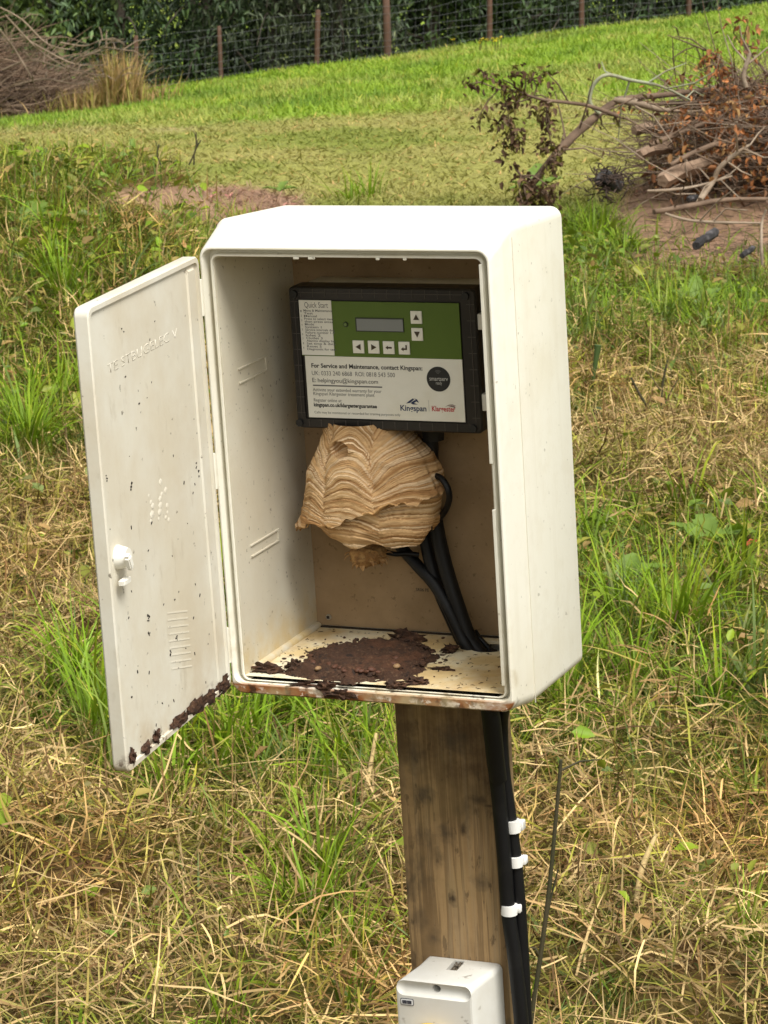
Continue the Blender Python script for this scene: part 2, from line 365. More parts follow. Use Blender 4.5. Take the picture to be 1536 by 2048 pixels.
# chosen strong tufts
for (uu_, vv_, n_, L_, lean_) in [(130, 600, 60, .26, .2), (100, 560, 40, .22, .2), (60, 900, 90, .22, .3), (30, 860, 60, .2, .4), (190, 1480, 55, .26, .15), (150, 1380, 60, .2, .25), (620, 1850, 70, .17, .25), (640, 1760, 45, .15, .2), (560, 1440, 70, .16, .4), (640, 1460, 60, .15, .5),
                                (470, 1490, 60, .14, .4), (1340, 1290, 70, .26, .12), (1370, 1270, 50, .22, .2), (1240, 1260, 50, .22, .3), (1140, 1380, 60, .2, .2), (1110, 1420, 40, .18, .3), (1270, 1370, 40, .2, .3), (1400, 640, 60, .16, .4), (1330, 640, 60, .16, .4), (1480, 640, 60, .15, .4),
                                (1190, 480, 90, .2, .5), (1150, 460, 60, .16, .5), (1250, 500, 60, .16, .5), (1490, 1890, 35, .14, .4), (700, 1920, 40, .1, .3), (320, 600, 60, .13, .6), (1180, 1090, 40, .16, .3), (740, 395, 40, .2, .2), (700, 400, 30, .16, .2)]:
    d = AX @ Vector(((uu_ - 768) / FPX, (vv_ - 1024) / FPX, 1)); Yt = 4.0
    while Yt < 30 and CAM_H + d.z / d.y * Yt > ground_z(d.x / d.y * Yt, Yt): Yt += .02
    x0 = d.x / d.y * Yt; rr = np.abs(rng.normal(0, .035 if Yt < 10 else .09, n_)); az = rng.random(n_) * 6.283
    c = pick([C_GREEN * 1.15, C_LIME * .9, C_GREEN], n_)
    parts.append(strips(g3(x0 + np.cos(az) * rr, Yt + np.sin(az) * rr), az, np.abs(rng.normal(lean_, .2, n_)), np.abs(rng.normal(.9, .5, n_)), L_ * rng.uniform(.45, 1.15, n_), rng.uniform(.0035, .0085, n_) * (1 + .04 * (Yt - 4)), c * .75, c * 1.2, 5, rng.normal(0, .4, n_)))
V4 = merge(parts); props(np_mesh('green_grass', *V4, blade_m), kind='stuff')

# rougher herbs between 9.5 and 15 m, then mown sward and the longer field to the fence
parts = []
x, Y = area(90000, 9.5, 16); u, v = to_px(g3(x, Y)); g = greenness(u, v, x, Y); s = soilness(u, v)
k = rng.random(len(x)) < (1 - .93 * s) * (1 - .5 * sm(13.5, 15.5, Y)); x, Y, g, u, v = x[k], Y[k], g[k], u[k], v[k]; n = len(x)
dry = rng.random(n) > g * .8 + .25
cb = np.where(dry[:, None], pick([C_STRAW * .8, C_TAN, C_OLIVE, C_BROWN, C_OLIVE], n), pick(GC, n))
cb = mix(cb, field_col(u, v, x, Y) * rng.uniform(.7, 1.3, (n, 1)), sm(12.8, 14.5, Y))
short = 1 - .65 * sm(12.8, 14.5, Y)
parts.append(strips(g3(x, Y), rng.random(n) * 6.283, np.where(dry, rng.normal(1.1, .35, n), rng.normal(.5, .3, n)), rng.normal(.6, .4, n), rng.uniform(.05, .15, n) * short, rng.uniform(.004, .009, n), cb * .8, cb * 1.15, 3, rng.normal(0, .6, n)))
x, Y = area(26000, 9.0, 13.2); u, v = to_px(g3(x, Y)); k = (u < 640) & (rng.random(len(x)) < 1 - .96 * soilness(u, v + 12)) & (rng.random(len(x)) < .35 + .65 * fbm(x * 3, Y * 3, 121, 2)); x, Y = x[k], Y[k]; n = len(x)
cb = pick([C_OLIVE * 1.3, C_STRAW * .8, C_OLIVE * 1.6, C_TAN, C_GREEN * 1.1], n)
parts.append(strips(g3(x, Y), rng.random(n) * 6.283, np.abs(rng.normal(.35, .25, n)), rng.normal(.9, .5, n), rng.uniform(.07, .19, n), rng.uniform(.0035, .007, n), cb * .7, cb * 1.15, 4, rng.normal(0, .6, n)))
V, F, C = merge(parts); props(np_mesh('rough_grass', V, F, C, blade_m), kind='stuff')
parts = []
x, Y = area(190000, 14, 64, 1.25); u, v = to_px(g3(x, Y)); n = len(x)
cb = field_col(u, v, x, Y) * rng.uniform(.82, 1.18, (n, 1)); long = sm(25.5, 29.5, Y)
hue = rng.random(n); cb = np.where((hue < .06)[:, None], cb * np.array([1.7, 1.2, 1.6]), cb)
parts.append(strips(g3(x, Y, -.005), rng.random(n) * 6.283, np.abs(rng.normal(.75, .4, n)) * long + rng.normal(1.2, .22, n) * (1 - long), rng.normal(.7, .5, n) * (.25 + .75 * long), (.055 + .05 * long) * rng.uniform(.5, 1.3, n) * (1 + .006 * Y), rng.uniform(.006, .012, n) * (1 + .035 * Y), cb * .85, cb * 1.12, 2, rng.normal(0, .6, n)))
V, F, C = merge(parts); props(np_mesh('meadow_grass', V, F, C, blade_m), kind='stuff')

n = 130000; t = rng.random(n); Y = 2.2 + 26 * t ** 1.6; x = (rng.random(n) * 2 - 1) * (.55 * Y + .8)
k = np.abs(x) > .145 * Y + .2; x, Y = x[k], Y[k]; u, v = to_px(g3(x, Y)); n = len(x); g = greenness(u, v, x, Y); dry = rng.random(n) > g + .1
cb = np.where(dry[:, None], pick([C_STRAW, C_TAN, C_OLIVE, C_BROWN, C_OLIVE * 1.2], n), pick(GC, n)); cb = mix(cb, field_col(u, v, x, Y) * rng.uniform(.8, 1.2, (n, 1)), sm(12.5, 15, Y))
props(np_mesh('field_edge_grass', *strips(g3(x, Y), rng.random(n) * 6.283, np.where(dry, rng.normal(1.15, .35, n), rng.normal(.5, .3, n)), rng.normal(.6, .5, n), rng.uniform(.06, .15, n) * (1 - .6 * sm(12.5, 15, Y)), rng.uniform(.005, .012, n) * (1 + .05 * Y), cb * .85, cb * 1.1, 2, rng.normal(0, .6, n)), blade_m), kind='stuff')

# small weed leaves scattered through the grass
def leaves(pos, az, tilt, roll, size, cols, ratio=.5, fold=.25):
    T = np.array([[0, 0, 0], [.32, -.5, fold], [.32, .5, fold], [.72, -.36, fold * .6], [.72, .36, fold * .6], [1, 0, -.05]], float); T[:, 1] *= ratio; T[:, 2] *= ratio
    F1 = np.array([[0, 1, 3, 5], [0, 5, 4, 2]])
    N = len(pos); ca, sa, ct, st, cr, sr = np.cos(az), np.sin(az), np.cos(tilt), np.sin(tilt), np.cos(roll), np.sin(roll)
    t = T[None] * size[:, None, None]
    y1 = t[..., 1] * cr[:, None] - t[..., 2] * sr[:, None]; z1 = t[..., 1] * sr[:, None] + t[..., 2] * cr[:, None]
    x2 = t[..., 0] * ct[:, None] - z1 * st[:, None]; z2 = t[..., 0] * st[:, None] + z1 * ct[:, None]
    V = np.stack([x2 * ca[:, None] - y1 * sa[:, None], x2 * sa[:, None] + y1 * ca[:, None], z2], -1) + pos[:, None]
    F = (F1[None] + (np.arange(N) * 6)[:, None, None]).reshape(-1, 4)
    return V.reshape(-1, 3), F, np.repeat(cols, 6, 0)
leaf_m = mat('leaf', (0, 0, 0), .5, attr='Col', spec=.3, trans=.2)
WEED = [(90, 500, 200, 180, 1), (60, 700, 130, 140, .9), (330, 560, 160, 130, .8), (300, 440, 160, 40, .6), (500, 390, 100, 40, .6), (1190, 480, 110, 70, .8), (1350, 620, 200, 70, .5), (1400, 1120, 150, 130, .6), (1500, 1340, 60, 70, 1), (1250, 1560, 200, 150, .25), (150, 330, 260, 60, .7), (1150, 1130, 80, 90, .4)]
x, Y = area(60000, 4, 12.6); u, v = to_px(g3(x, Y)); k = rng.random(len(x)) < (.05 + blob(u, v, WEED) * .42) * (1 - .95 * soilness(u, v + 10)); x, Y = x[k], Y[k]; n = len(x)
cc = pick([C_GREEN, C_DARKG, C_OLIVE, C_BLUEG * .8, C_OLIVE * 1.2, C_TAN, C_LIME * .8], n)
P = leaves(g3(x, Y, rng.uniform(.005, .09, n)), rng.random(n) * 6.283, rng.normal(.2, .4, n), rng.normal(0, .4, n), np.minimum(rng.gamma(4, .0062, n), .042) * (1 + .05 * (Y - 5)), cc, .62)
props(np_mesh('weed_leaves', *P, leaf_m), kind='stuff')

# ================================================================ far side: trees, fence, brush heaps
bark_m = mat('bark', (.075, .06, .045), .9, [dict(scale=14, lo=.4, hi=.7, col=(.03, .025, .018))], bump=(30, .6, .02))
tleaf_m = mat('tree_leaf', (0, 0, 0), .55, attr='Col', spec=.3, trans=.2)
def fence_y(x): return 61.0 + .06 * x
def tree(x, Y, h, kind, label, droop, seed):
    r = np.random.default_rng(seed); z0 = float(ground_z(x, Y))
    T = Thing('hedge_tree', label, 'tree', (x, Y, z0 - .1), group='trees behind the wire fence')
    mb = MB(); lean = r.uniform(-.5, .5)
    top = Vector((x + lean, Y + r.uniform(-.3, .3), z0 + h * .9))
    trunk = spline([(x, Y, z0 - .15), (x + lean * .1 + .08, Y, z0 + h * .3), (x + lean * .5 - .06, Y, z0 + h * .6), top], 4)
    mb.tube(trunk, lerp_list([.17, .12, .08, .03], len(trunk)), 8, jit=.12)
    tips = []
    for i in range(26):
        t = r.uniform(.03, .95); p = trunk[int(t * (len(trunk) - 1))]; a = r.uniform(0, 6.283); ln = r.uniform(.8, 1.9) * (1.1 - .5 * t)
        e = p + Vector((math.cos(a) * ln, math.sin(a) * ln, r.uniform(-.5, .4) - droop)); m_ = (p + e) / 2 + Vector((0, 0, .25))
        sp = spline([p, m_, e], 3); mb.tube(sp, lerp_list([.035, .022, .008], len(sp)), 5, cap=False); tips += sp[2:]
    T.part('trunk', mb, bark_m, smooth=60)
    # foliage: clumps round the limbs, dense low down where the hedge shows
    nl = 5200; tp = np.array([t[:] for t in tips])
    cc = tp[r.integers(0, len(tp), 150)] + r.normal(0, .28, (150, 3))
    low = np.stack([x + r.uniform(-1.4, 1.4, 120), Y + r.uniform(-1.1, .9, 120), z0 + r.uniform(.05, 2.3, 120)], 1)
    cc = np.concatenate([cc, low]); bright = r.uniform(.3, 1.9, len(cc)); ci = r.integers(0, len(cc), nl)
    pos = cc[ci] + r.normal(0, .17, (nl, 3)); pos[:, 2] = np.maximum(pos[:, 2], z0 + .02)
    base = {0: np.array([.040, .066, .026]), 1: np.array([.065, .098, .026]), 2: np.array([.058, .072, .040]), 3: np.array([.10, .145, .032])}[kind]
    col = base * bright[ci][:, None] * r.uniform(.6, 1.4, (nl, 1)); hi = r.random(nl) < .1; col[hi] *= np.array([2.0, 1.8, 1.6])
    az = r.random(nl) * 6.283
    V, F, C = leaves(pos, az, r.normal(-.45 - droop, .5, nl), r.normal(0, .6, nl), r.uniform(.09, .24, nl), col, {0: .28, 1: .55, 2: .22, 3: .6}[kind])
    me = np_mesh('crown', V, F, C, None); me_ = me.data; bpy.data.objects.remove(me)
    me_.transform(Matrix.Translation(-T.base)); T.part('crown', me_, tleaf_m)
TL = [('dark broad-leaved tree behind the dead brushwood heap at far left', 1), ('bright mid-green tree just right of the far-left brushwood heap', 3), ('dark evergreen hedge tree behind the left end of the wire fence', 0),
      ('dense drooping conifer between the first two fence posts from the left', 0), ('grey-green feathery conifer behind the second fence post from the left', 2), ('hedge tree with pale leaning limb behind the middle of the fence', 2),
      ('dark conifer behind the tallest brown fence post', 0), ('broad-leaved hedge tree right of the tallest fence post', 1), ('blackish evergreen behind the wire fence above the white cabinet', 0),
      ('thin dark conifer towards the upper right end of the fence', 2), ('low dark hedge tree where the fence leaves the top of the picture', 0), ('evergreen at the far right beyond the top of the grass slope', 0), ('dark evergreen outside the upper left of the fence', 1)]
for i, (lab, kd) in enumerate(TL):
    x = -8.3 + 1.5 * i + random.uniform(-.3, .3)
    if i == 12: x = -9.9
    tree(x, fence_y(x) + random.uniform(1.5, 3.0), random.uniform(5.5, 7.5), kd, lab, .3 if kd in (0, 2) else .05, 100 + i)
for i in range(8):        # second row closes the wood behind
    x = -9 + 2.4 * i
    tree(x, fence_y(x) + random.uniform(4.2, 5.6), random.uniform(7, 9), i % 2, 'dark tree in the second row behind the fence, ' + ['far left', 'second from left', 'third from left', 'fourth from left', 'fifth from left', 'third from right', 'second from right', 'furthest right'][i], .1, 300 + i)

post_m = mat('fence_wood', (.105, .055, .036), .85, [dict(scale=6, lo=.4, hi=.7, col=(.08, .045, .03), stretch=(3, 3, .6))])
wire_m = mat('fence_wire', (.13, .135, .14), .6)
fx = []
FT = Thing('wire_fence', 'stock fence of brown posts and square wire mesh along the top of the field', 'fence', (0, fence_y(0), float(ground_z(0, fence_y(0)))))
for (u, r_, h_) in [(95, .05, 1.15), (283, .05, 1.15), (449, .045, 1.1), (635, .055, 1.15), (776, .075, 1.22), (976, .055, 1.15), (1158, .055, 1.15), (1369, .055, 1.15), (1560, .055, 1.15)]:
    x = (u - 768) / FPX * 61.5; Y = fence_y(x); z = float(ground_z(x, Y)); t = random.uniform(-.02, .02)
    mb = MB(); mb.tube([(x, Y, z - .3), (x + t, Y, z + h_ * .5), (x + t * 2, Y, z + h_ - .02), (x + t * 2, Y, z + h_)], [r_, r_, r_ * .95, r_ * .7], 9, jit=.08)
    FT.part('post', mb, post_m, smooth=50); fx.append(x + t)
for hgt in (.12, .27, .42, .57, .74, .92, 1.08):
    mb = MB(); pts = []
    for x in np.linspace(-9, 9, 60): pts.append((x, fence_y(x) - .08, float(ground_z(x, fence_y(x))) + hgt + .022 * math.sin(x * 3.6 + hgt * 9) + random.uniform(-.012, .012)))
    mb.tube(pts, .0025, 4, cap=False); FT.part('wire', mb, wire_m)
mb = MB()
for x in np.arange(-9, 9, .16):
    x = x + random.uniform(-.03, .03); z = float(ground_z(x, fence_y(x))); mb.tube([(x, fence_y(x) - .08, z + .05), (x, fence_y(x) - .08, z + .93)], .0017, 3, cap=False)
FT.part('stay_wire', mb, wire_m, kind='stuff')

twig_m = mat('dead_twig', (.19, .128, .085), .9, [dict(scale=9, lo=.35, hi=.65, col=(.09, .058, .038))])
pale_m = mat('pale_branch', (.30, .235, .17), .85, [dict(scale=12, lo=.4, hi=.7, col=(.2, .14, .09))], bump=(40, .4, .01))
lich_m = mat('lichen_branch', (.30, .32, .21), .85, [dict(scale=12, lo=.45, hi=.7, col=(.22, .17, .11))])
char_m = mat('charred_wood', (.022, .02, .02), .8, [dict(scale=20, lo=.5, hi=.75, col=(.13, .12, .12))], bump=(35, .8, .01))
rot_m = mat('split_wood', (.34, .235, .16), .85, [dict(scale=7, lo=.4, hi=.7, col=(.2, .13, .085), stretch=(2, 8, 8))], bump=(40, .4, .01))
dleaf_m = mat('dead_leaf', (0, 0, 0), .7, attr='Col', spec=.2, trans=.15)
def twigmass(name, n, fpos, fdir, Lr, Rr, m, props_, K=3, cols=None):
    "many thin crooked twigs as one mass (triangular tubes)"
    P0 = fpos(n); D = fdir(n); D /= np.linalg.norm(D, axis=1)[:, None]; L = rng.uniform(*Lr, n); R = rng.uniform(*Rr, n)
    V = np.zeros((n, K + 1, 3, 3)); p = P0.copy(); side = np.cross(D, rng.normal(0, 1, (n, 3))); side /= np.linalg.norm(side, axis=1)[:, None]
    for k in range(K + 1):
        if k: D = D + rng.normal(0, .16, (n, 3)); D /= np.linalg.norm(D, axis=1)[:, None]; p = p + D * (L / K)[:, None]
        oth = np.cross(D, side)
        for q in range(3):
            a = 2.094 * q; V[:, k, q] = p + (side * math.cos(a) + oth * math.sin(a)) * (R * (1 - .75 * k / K))[:, None]
    b = (np.arange(n)[:, None] * (K + 1) + np.arange(K)[None]) * 3
    F = np.concatenate([np.stack([b + q, b + (q + 1) % 3, b + 3 + (q + 1) % 3, b + 3 + q], -1).reshape(-1, 4) for q in range(3)])
    o = np_mesh(name, V.reshape(-1, 3), F, cols, m); return props(o, *props_)

# left brushwood heap, far down the field
HX, HY = -6.55, 47.0
def hp(n):
    a = rng.random(n) * 6.283; r = np.sqrt(rng.random(n)); x = HX + np.cos(a) * r * 2.2; Y = HY + np.sin(a) * r * 1.3
    top = 1.75 * np.maximum(0, 1 - r ** 1.7) * np.where(x < HX, 1, np.clip(1 - (x - HX) / 2.6, .15, 1))
    return np.stack([x, Y, ground_z(x, Y) + top * rng.random(n) ** .6], 1)
def hd(n):
    d = rng.normal(0, 1, (n, 3)); d[:, 2] = np.abs(d[:, 2]) * .35 - .15; d[:, 0] += .9; return d
twigmass('brushwood', 4200, hp, hd, (.4, 1.3), (.005, .014), mat('heap_twig', (.24, .15, .095), .9, [dict(scale=2.5, lo=.35, hi=.65, col=(.12, .085, .06))]), (None, None, None, 'stuff'))
twigmass('brushwood', 620, hp, hd, (.7, 1.9), (.010, .02), mat('heap_limb', (.27, .185, .12), .9, [dict(scale=2.5, lo=.35, hi=.65, col=(.18, .13, .09))]), (None, None, None, 'stuff'), K=5)
LBL = ['longest pale branch arching down the front of the far-left brushwood heap', 'pale crooked branch poking right from the far-left brushwood heap', 'upper pale branch near the crest of the far-left brushwood heap', 'thick grey branch low in the far-left brushwood heap',
       'bleached branch tip curling above the right end of the far-left brushwood heap', 'steep pale branch on the left edge of the far-left brushwood heap', 'thin bleached branch crossing the middle of the far-left brushwood heap', 'grey branch lying along the foot of the far-left brushwood heap']
for lab, pts in zip(LBL, [[(10, 30), (90, 110), (170, 145), (232, 158)], [(120, 85), (170, 92), (205, 80), (240, 84)], [(0, 15), (45, 40), (95, 88), (150, 100)], [(5, 140), (60, 120), (120, 135), (180, 160)],
                          [(150, 118), (190, 105), (212, 95), (246, 100)], [(0, 60), (30, 100), (60, 150), (75, 185)], [(40, 70), (90, 100), (150, 128), (215, 130)], [(30, 170), (90, 158), (150, 168), (200, 160)]]):
    P = spline([W(u, v, 45.7 + random.uniform(-.2, .2)) for u, v in pts], 4); mb = MB(); mb.tube(P, lerp_list([.017, .014, .010, .005], len(P)), 6, jit=.15)
    for j in range(5):
        p = P[random.randrange(2, len(P))]; e = p + Vector((random.uniform(-.1, .4), random.uniform(-.2, .2), random.uniform(-.15, .3))); mb.tube([p, (p + e) / 2 + Vector((0, 0, .05)), e], [.01, .008, .004], 4, cap=False)
    single('dead_branch', mb, mat('dead_branch', (.25, .185, .13), .9, [dict(scale=3, lo=.4, hi=.7, col=(.14, .10, .07))]), lab, 'branch', P[0], group='branches of the far-left brushwood heap', smooth=60)
# tan dry weeds at its right end
def wp(n): x = rng.normal(-4.3, .42, n); Y = rng.normal(46.2, .35, n); return np.stack([x, Y, ground_z(x, Y)], 1)
P = wp(1600); n = len(P); c = pick([C_STRAW * .8, C_TAN, C_TAN * 1.1, C_OLIVE], n); hgt = np.where(np.abs(P[:, 0] + 3.95) < .22, .85, .4)
props(np_mesh('dry_weeds', *strips(P, rng.random(n) * 6.283, np.abs(rng.normal(.2, .15, n)), rng.normal(.5, .4, n), hgt * rng.uniform(.5, 1.2, n), rng.uniform(.012, .03, n), c * .8, c * 1.1, 3), straw_m), kind='stuff')

# right brush heap on burnt earth
RY = 13.6
def rleaves(centres, per, spread, size, cols):
    cc = np.array([c[:] for c in centres]); n = len(cc) * per; pos = np.repeat(cc, per, 0) + rng.normal(0, spread, (n, 3))
    return leaves(pos, rng.random(n) * 6.283, rng.normal(-.6, .6, n), rng.normal(0, .8, n), rng.uniform(size * .6, size * 1.4, n), pick(cols, n), .5, .5)
C_ORANGE = np.array([.42, .17, .06]); C_RUST = np.array([.22, .10, .05]); C_DKLEAF = np.array([.10, .058, .032])
def branch(name, label, pts, r, m, Yd=RY, twigs=0, leaf=None, tw=(.12, .3), cat='branch', group='branches of the right-hand brush heap'):
    P = spline([W(p[0], p[1], p[2] if len(p) > 2 else Yd) for p in pts], 5); rr = lerp_list(r, len(P))
    T = Thing(name, label, cat, P[0], group=group); mb = MB(); mb.tube(P, rr, 7, jit=.1); tips = []
    tb = MB()
    for j in range(twigs):
        i = random.randrange(len(P) // 5, len(P)); p = P[i]; d = (P[min(i + 1, len(P) - 1)] - P[i - 1]).normalized()
        e = p + (d * .5 + Vector((random.uniform(-.7, .7), random.uniform(-.7, .7), random.uniform(-.8, .5)))).normalized() * random.uniform(*tw)
        mid = (p + e) / 2 + Vector((random.uniform(-.02, .02), 0, random.uniform(-.02, .03))); tb.tube([p, mid, e], [min(.005, rr[i] * .6), .0035, .002], 4, cap=False); tips += [e, mid.lerp(e, .6)]
    T.part('limb', mb, m, smooth=60)
    if tb.v: T.part('twig', tb, m, smooth=60, kind='stuff')
    if leaf:
        L = [t for t in tips if random.random() < leaf[0]] + [p for p in P[::3] if random.random() < leaf[0] * .5]
        if L:
            V, F, C = rleaves(L, leaf[1], leaf[2], leaf[3], leaf[4]); q = np_mesh('dead_leaves', V, F, C); me = q.data; bpy.data.objects.remove(q)
            me.transform(Matrix.Translation(-T.base)); T.part('dead_leaves', me, dleaf_m, kind='stuff')
    return T
DK = [C_DKLEAF, C_DKLEAF * 1.4, C_OLIVE * .7, C_DKLEAF * .7]; OR = [C_ORANGE, C_RUST, C_ORANGE * 1.2, C_RUST * .7, C_TAN]
dk = (.5, 4, .022, .026, DK); og = (.6, 6, .04, .034, OR)
branch('fallen_branch', 'leaning grey branch rising from the grass to a fork left of the brush heap', [(1050, 385, 13.1), (1120, 300, 13.2), (1180, 243, 13.3), (1225, 207, 13.4), (1250, 196, 13.5)], [.016, .02, .019, .015, .008], twig_m, twigs=11, leaf=dk)
branch('fallen_branch', 'thin branch reaching furthest left, hung with dark withered leaf clusters', [(1235, 232, 13.3), (1170, 210, 13.2), (1090, 200, 13.1), (1040, 186, 13.0), (992, 178, 13.0)], [.010, .008, .007, .005, .003], twig_m, twigs=13, leaf=(.9, 9, .017, .030, DK), tw=(.06, .2))
branch('fallen_branch', 'drooping twig of brown leaves hanging below the furthest left branch', [(1098, 205, 13.1), (1092, 240, 13.1), (1100, 275, 13.1), (1106, 300, 13.1)], [.005, .004, .003, .002], twig_m, twigs=7, leaf=(.95, 10, .016, .030, DK), tw=(.04, .12))
branch('fallen_branch', 'short drooping spray of dark leaves at the far left tip of the brush', [(1006, 185, 13), (1014, 215, 13), (1020, 245, 13), (1028, 268, 13)], [.004, .003, .003, .002], twig_m, twigs=8, leaf=(.95, 10, .016, .030, DK), tw=(.04, .1))
branch('fallen_branch', 'pale green arched branch looping above the fork of the leaning branch', [(1200, 228, 13.3), (1180, 205, 13.3), (1186, 172, 13.3), (1212, 150, 13.3), (1260, 160, 13.4), (1320, 172, 13.5), (1380, 200, 13.7)], [.009, .009, .009, .008, .008, .006, .004], lich_m, twigs=5)
branch('fallen_branch', 'thick pale bare branch running right from the fork', [(1228, 200, 13.4), (1270, 205, 13.4), (1310, 217, 13.5), (1356, 222, 13.6)], [.013, .017, .014, .006], pale_m, twigs=6)
branch('fallen_branch', 'long straight grey branch along the top of the brush heap', [(1235, 198, 13.6), (1330, 190, 13.8), (1420, 180, 14), (1540, 176, 14.2), (1640, 180, 14.4)], [.012, .013, .013, .012, .008], twig_m, twigs=14, leaf=og, tw=(.1, .2))
branch('fallen_branch', 'second long grey branch just below the top one', [(1270, 212, 13.8), (1360, 206, 13.9), (1450, 203, 14), (1580, 210, 14)], [.007, .01, .01, .008], twig_m, twigs=12, leaf=og, tw=(.1, .2))
branch('fallen_branch', 'slender dark rod slanting up at the top of the brush heap', [(1460, 165, 13.9), (1440, 120, 13.9), (1405, 98, 13.9), (1335, 70, 13.9)], [.006, .005, .004, .002], twig_m, twigs=6)
branch('fallen_branch', 'upright whitish branch stub at the upper right of the brush heap', [(1492, 175, 13.7), (1487, 150, 13.7), (1496, 120, 13.7), (1500, 106, 13.7)], [.012, .011, .01, .008], pale_m, twigs=3)
branch('fallen_branch', 'orange-leaved bough standing highest at the right edge', [(1560, 180, 14), (1520, 130, 14), (1490, 95, 14), (1470, 72, 14)], [.008, .007, .004, .002], twig_m, twigs=5, leaf=(.8, 6, .028, .034, OR), tw=(.05, .13))
branch('fallen_branch', 'twig with an orange leaf tuft left of the whitish stub', [(1450, 190, 13.8), (1440, 160, 13.8), (1432, 130, 13.8)], [.006, .004, .003], twig_m, twigs=7, leaf=(.9, 7, .022, .034, OR), tw=(.05, .11))
branch('fallen_branch', 'pale crooked branch rising out of the lower right brush', [(1400, 400, 12.9), (1425, 365, 13), (1440, 335, 13), (1475, 305, 13), (1500, 290, 13)], [.013, .012, .011, .009, .006], pale_m, twigs=8)
branch('fallen_branch', 'long stick lying flat across the burnt soil', [(1308, 424, 12.6), (1380, 412, 12.7), (1450, 400, 12.8), (1545, 398, 12.9)], [.012, .012, .011, .008], twig_m, twigs=3)
branch('fallen_branch', 'thin pale stick low on the soil in front of the flat stick', [(1330, 427, 12.2), (1375, 440, 12.2), (1440, 445, 12.2), (1525, 446, 12.3)], [.005, .006, .006, .004], pale_m, twigs=2)
branch('fallen_branch', 'thin pale rod leaning over the soil below the pale crooked branch', [(1295, 382, 12.9), (1340, 380, 12.9), (1395, 372, 13), (1465, 352, 13)], [.006, .007, .006, .004], pale_m, twigs=2)
branch('fallen_branch', 'slim upright peeled stick at the right edge of the burnt soil', [(1524, 530, 11.6), (1523, 490, 11.6), (1524, 445, 11.7), (1532, 420, 11.7)], [.006, .006, .005, .004], pale_m)
branch('fallen_branch', 'dark leafy twig bundle at the foot of the leaning branch', [(1030, 335, 13), (1045, 355, 13), (1062, 372, 13), (1095, 385, 13)], [.005, .006, .006, .004], twig_m, twigs=14, leaf=(.95, 9, .026, .032, DK), tw=(.05, .16))
branch('fallen_branch', 'mossy dark bough sweeping through the middle of the orange leaves', [(1300, 290, 13.4), (1370, 262, 13.5), (1440, 240, 13.6), (1540, 225, 13.7)], [.01, .013, .012, .01], twig_m, twigs=18, leaf=(.85, 7, .045, .036, OR), tw=(.1, .24))
branch('fallen_branch', 'lower bough of rusty leaves above the split log', [(1340, 330, 13.2), (1400, 300, 13.3), (1470, 280, 13.4), (1560, 285, 13.5)], [.009, .012, .012, .01], twig_m, twigs=18, leaf=(.85, 7, .045, .036, OR), tw=(.1, .24))
# the small stuff of the heap
def rp(n):
    x = rng.normal(1.68, .32, n); Y = rng.normal(14.1, .40, n); h = .50 * np.clip(1 - ((x - 1.9) / 1.0) ** 2, .05, 1)
    return np.stack([x, Y, ground_z(x, Y) + h * rng.random(n)], 1)
def rd(n): d = rng.normal(0, 1, (n, 3)); d[:, 2] *= .45; d[:, 0] *= 1.5; return d
def heap_clip(fn):
    def g(n):
        P = fn(n * 3); u, v = to_px(P); k = (u > 1300) & (v < 400) & (P[:, 2] > ground_z(P[:, 0], P[:, 1])); return P[k][:n] if k.sum() >= n else P[:n]
    return g
twigmass('brush_twigs', 1500, heap_clip(rp), rd, (.2, .6), (.002, .0048), twig_m, (None, None, None, 'stuff'))
twigmass('bleached_twigs', 320, heap_clip(rp), rd, (.2, .6), (.0025, .006), pale_m, (None, None, None, 'stuff'))
P = heap_clip(rp)(2600); n = len(P)
props(np_mesh('fallen_leaves', *leaves(P, rng.random(n) * 6.283, rng.normal(-.4, .6, n), rng.normal(0, .8, n), rng.uniform(.025, .052, n), pick(OR + [C_DKLEAF], n), .5, .5), dleaf_m), kind='stuff')
def rs(n):
    x = rng.normal(1.5, .33, n); Y = rng.normal(12.5, .6, n); return np.stack([x, Y, ground_z(x, Y) + .01], 1)
def rsd(n): d = rng.normal(0, 1, (n, 3)); d[:, 2] *= .06; d[:, 0] *= 2; return d
twigmass('soil_litter', 420, rs, rsd, (.05, .25), (.0012, .003), twig_m, (None, None, None, 'stuff'))
def log(label, a, b, r, m, Y0, Y1, name='log', n=8):
    A, B = W(*a, Y0), W(*b, Y1); mb = MB(); P = [A, A.lerp(B, .04), A.lerp(B, .35), A.lerp(B, .7), A.lerp(B, .97), B]
    P = spline([A, A.lerp(B, .3) + Vector((0, 0, r * .25)), A.lerp(B, .6) - Vector((0, 0, r * .15)), B], 4); mb.tube(P, [r * random.uniform(.9, 1.08) * (.88 if k in (0, len(P) - 1) else 1) for k in range(len(P))], 5 if m is rot_m else 8, jit=.03 if m is rot_m else .18); return single(name, mb, m, label, 'log', (A + B) / 2, smooth=25)
log('cut log end showing pale wood left of the orange leaves', (1278, 310), (1345, 288), .026, rot_m, 13.5, 13.8)
log('split brown log slanting in the middle of the brush heap', (1325, 362), (1450, 305), .036, rot_m, 13.2, 13.7)
log('grey weathered log half buried under the right-hand brush', (1440, 330), (1540, 240), .045, twig_m, 13.9, 14.1)
log('charred log with grey ash lying alone on the burnt soil', (1392, 492), (1432, 462), .018, char_m, 11.75, 11.95)
log('short black charcoal stub near the right edge of the soil', (1484, 512), (1506, 496), .012, char_m, 11.55, 11.65)
log('small charcoal lump on the soil under the sticks', (1376, 400), (1392, 394), .014, char_m, 12.9, 12.95)
log('pinkish weathered log under the fork of the leaning branch', (1268, 262), (1350, 250), .028, rot_m, 14.2, 14.4)
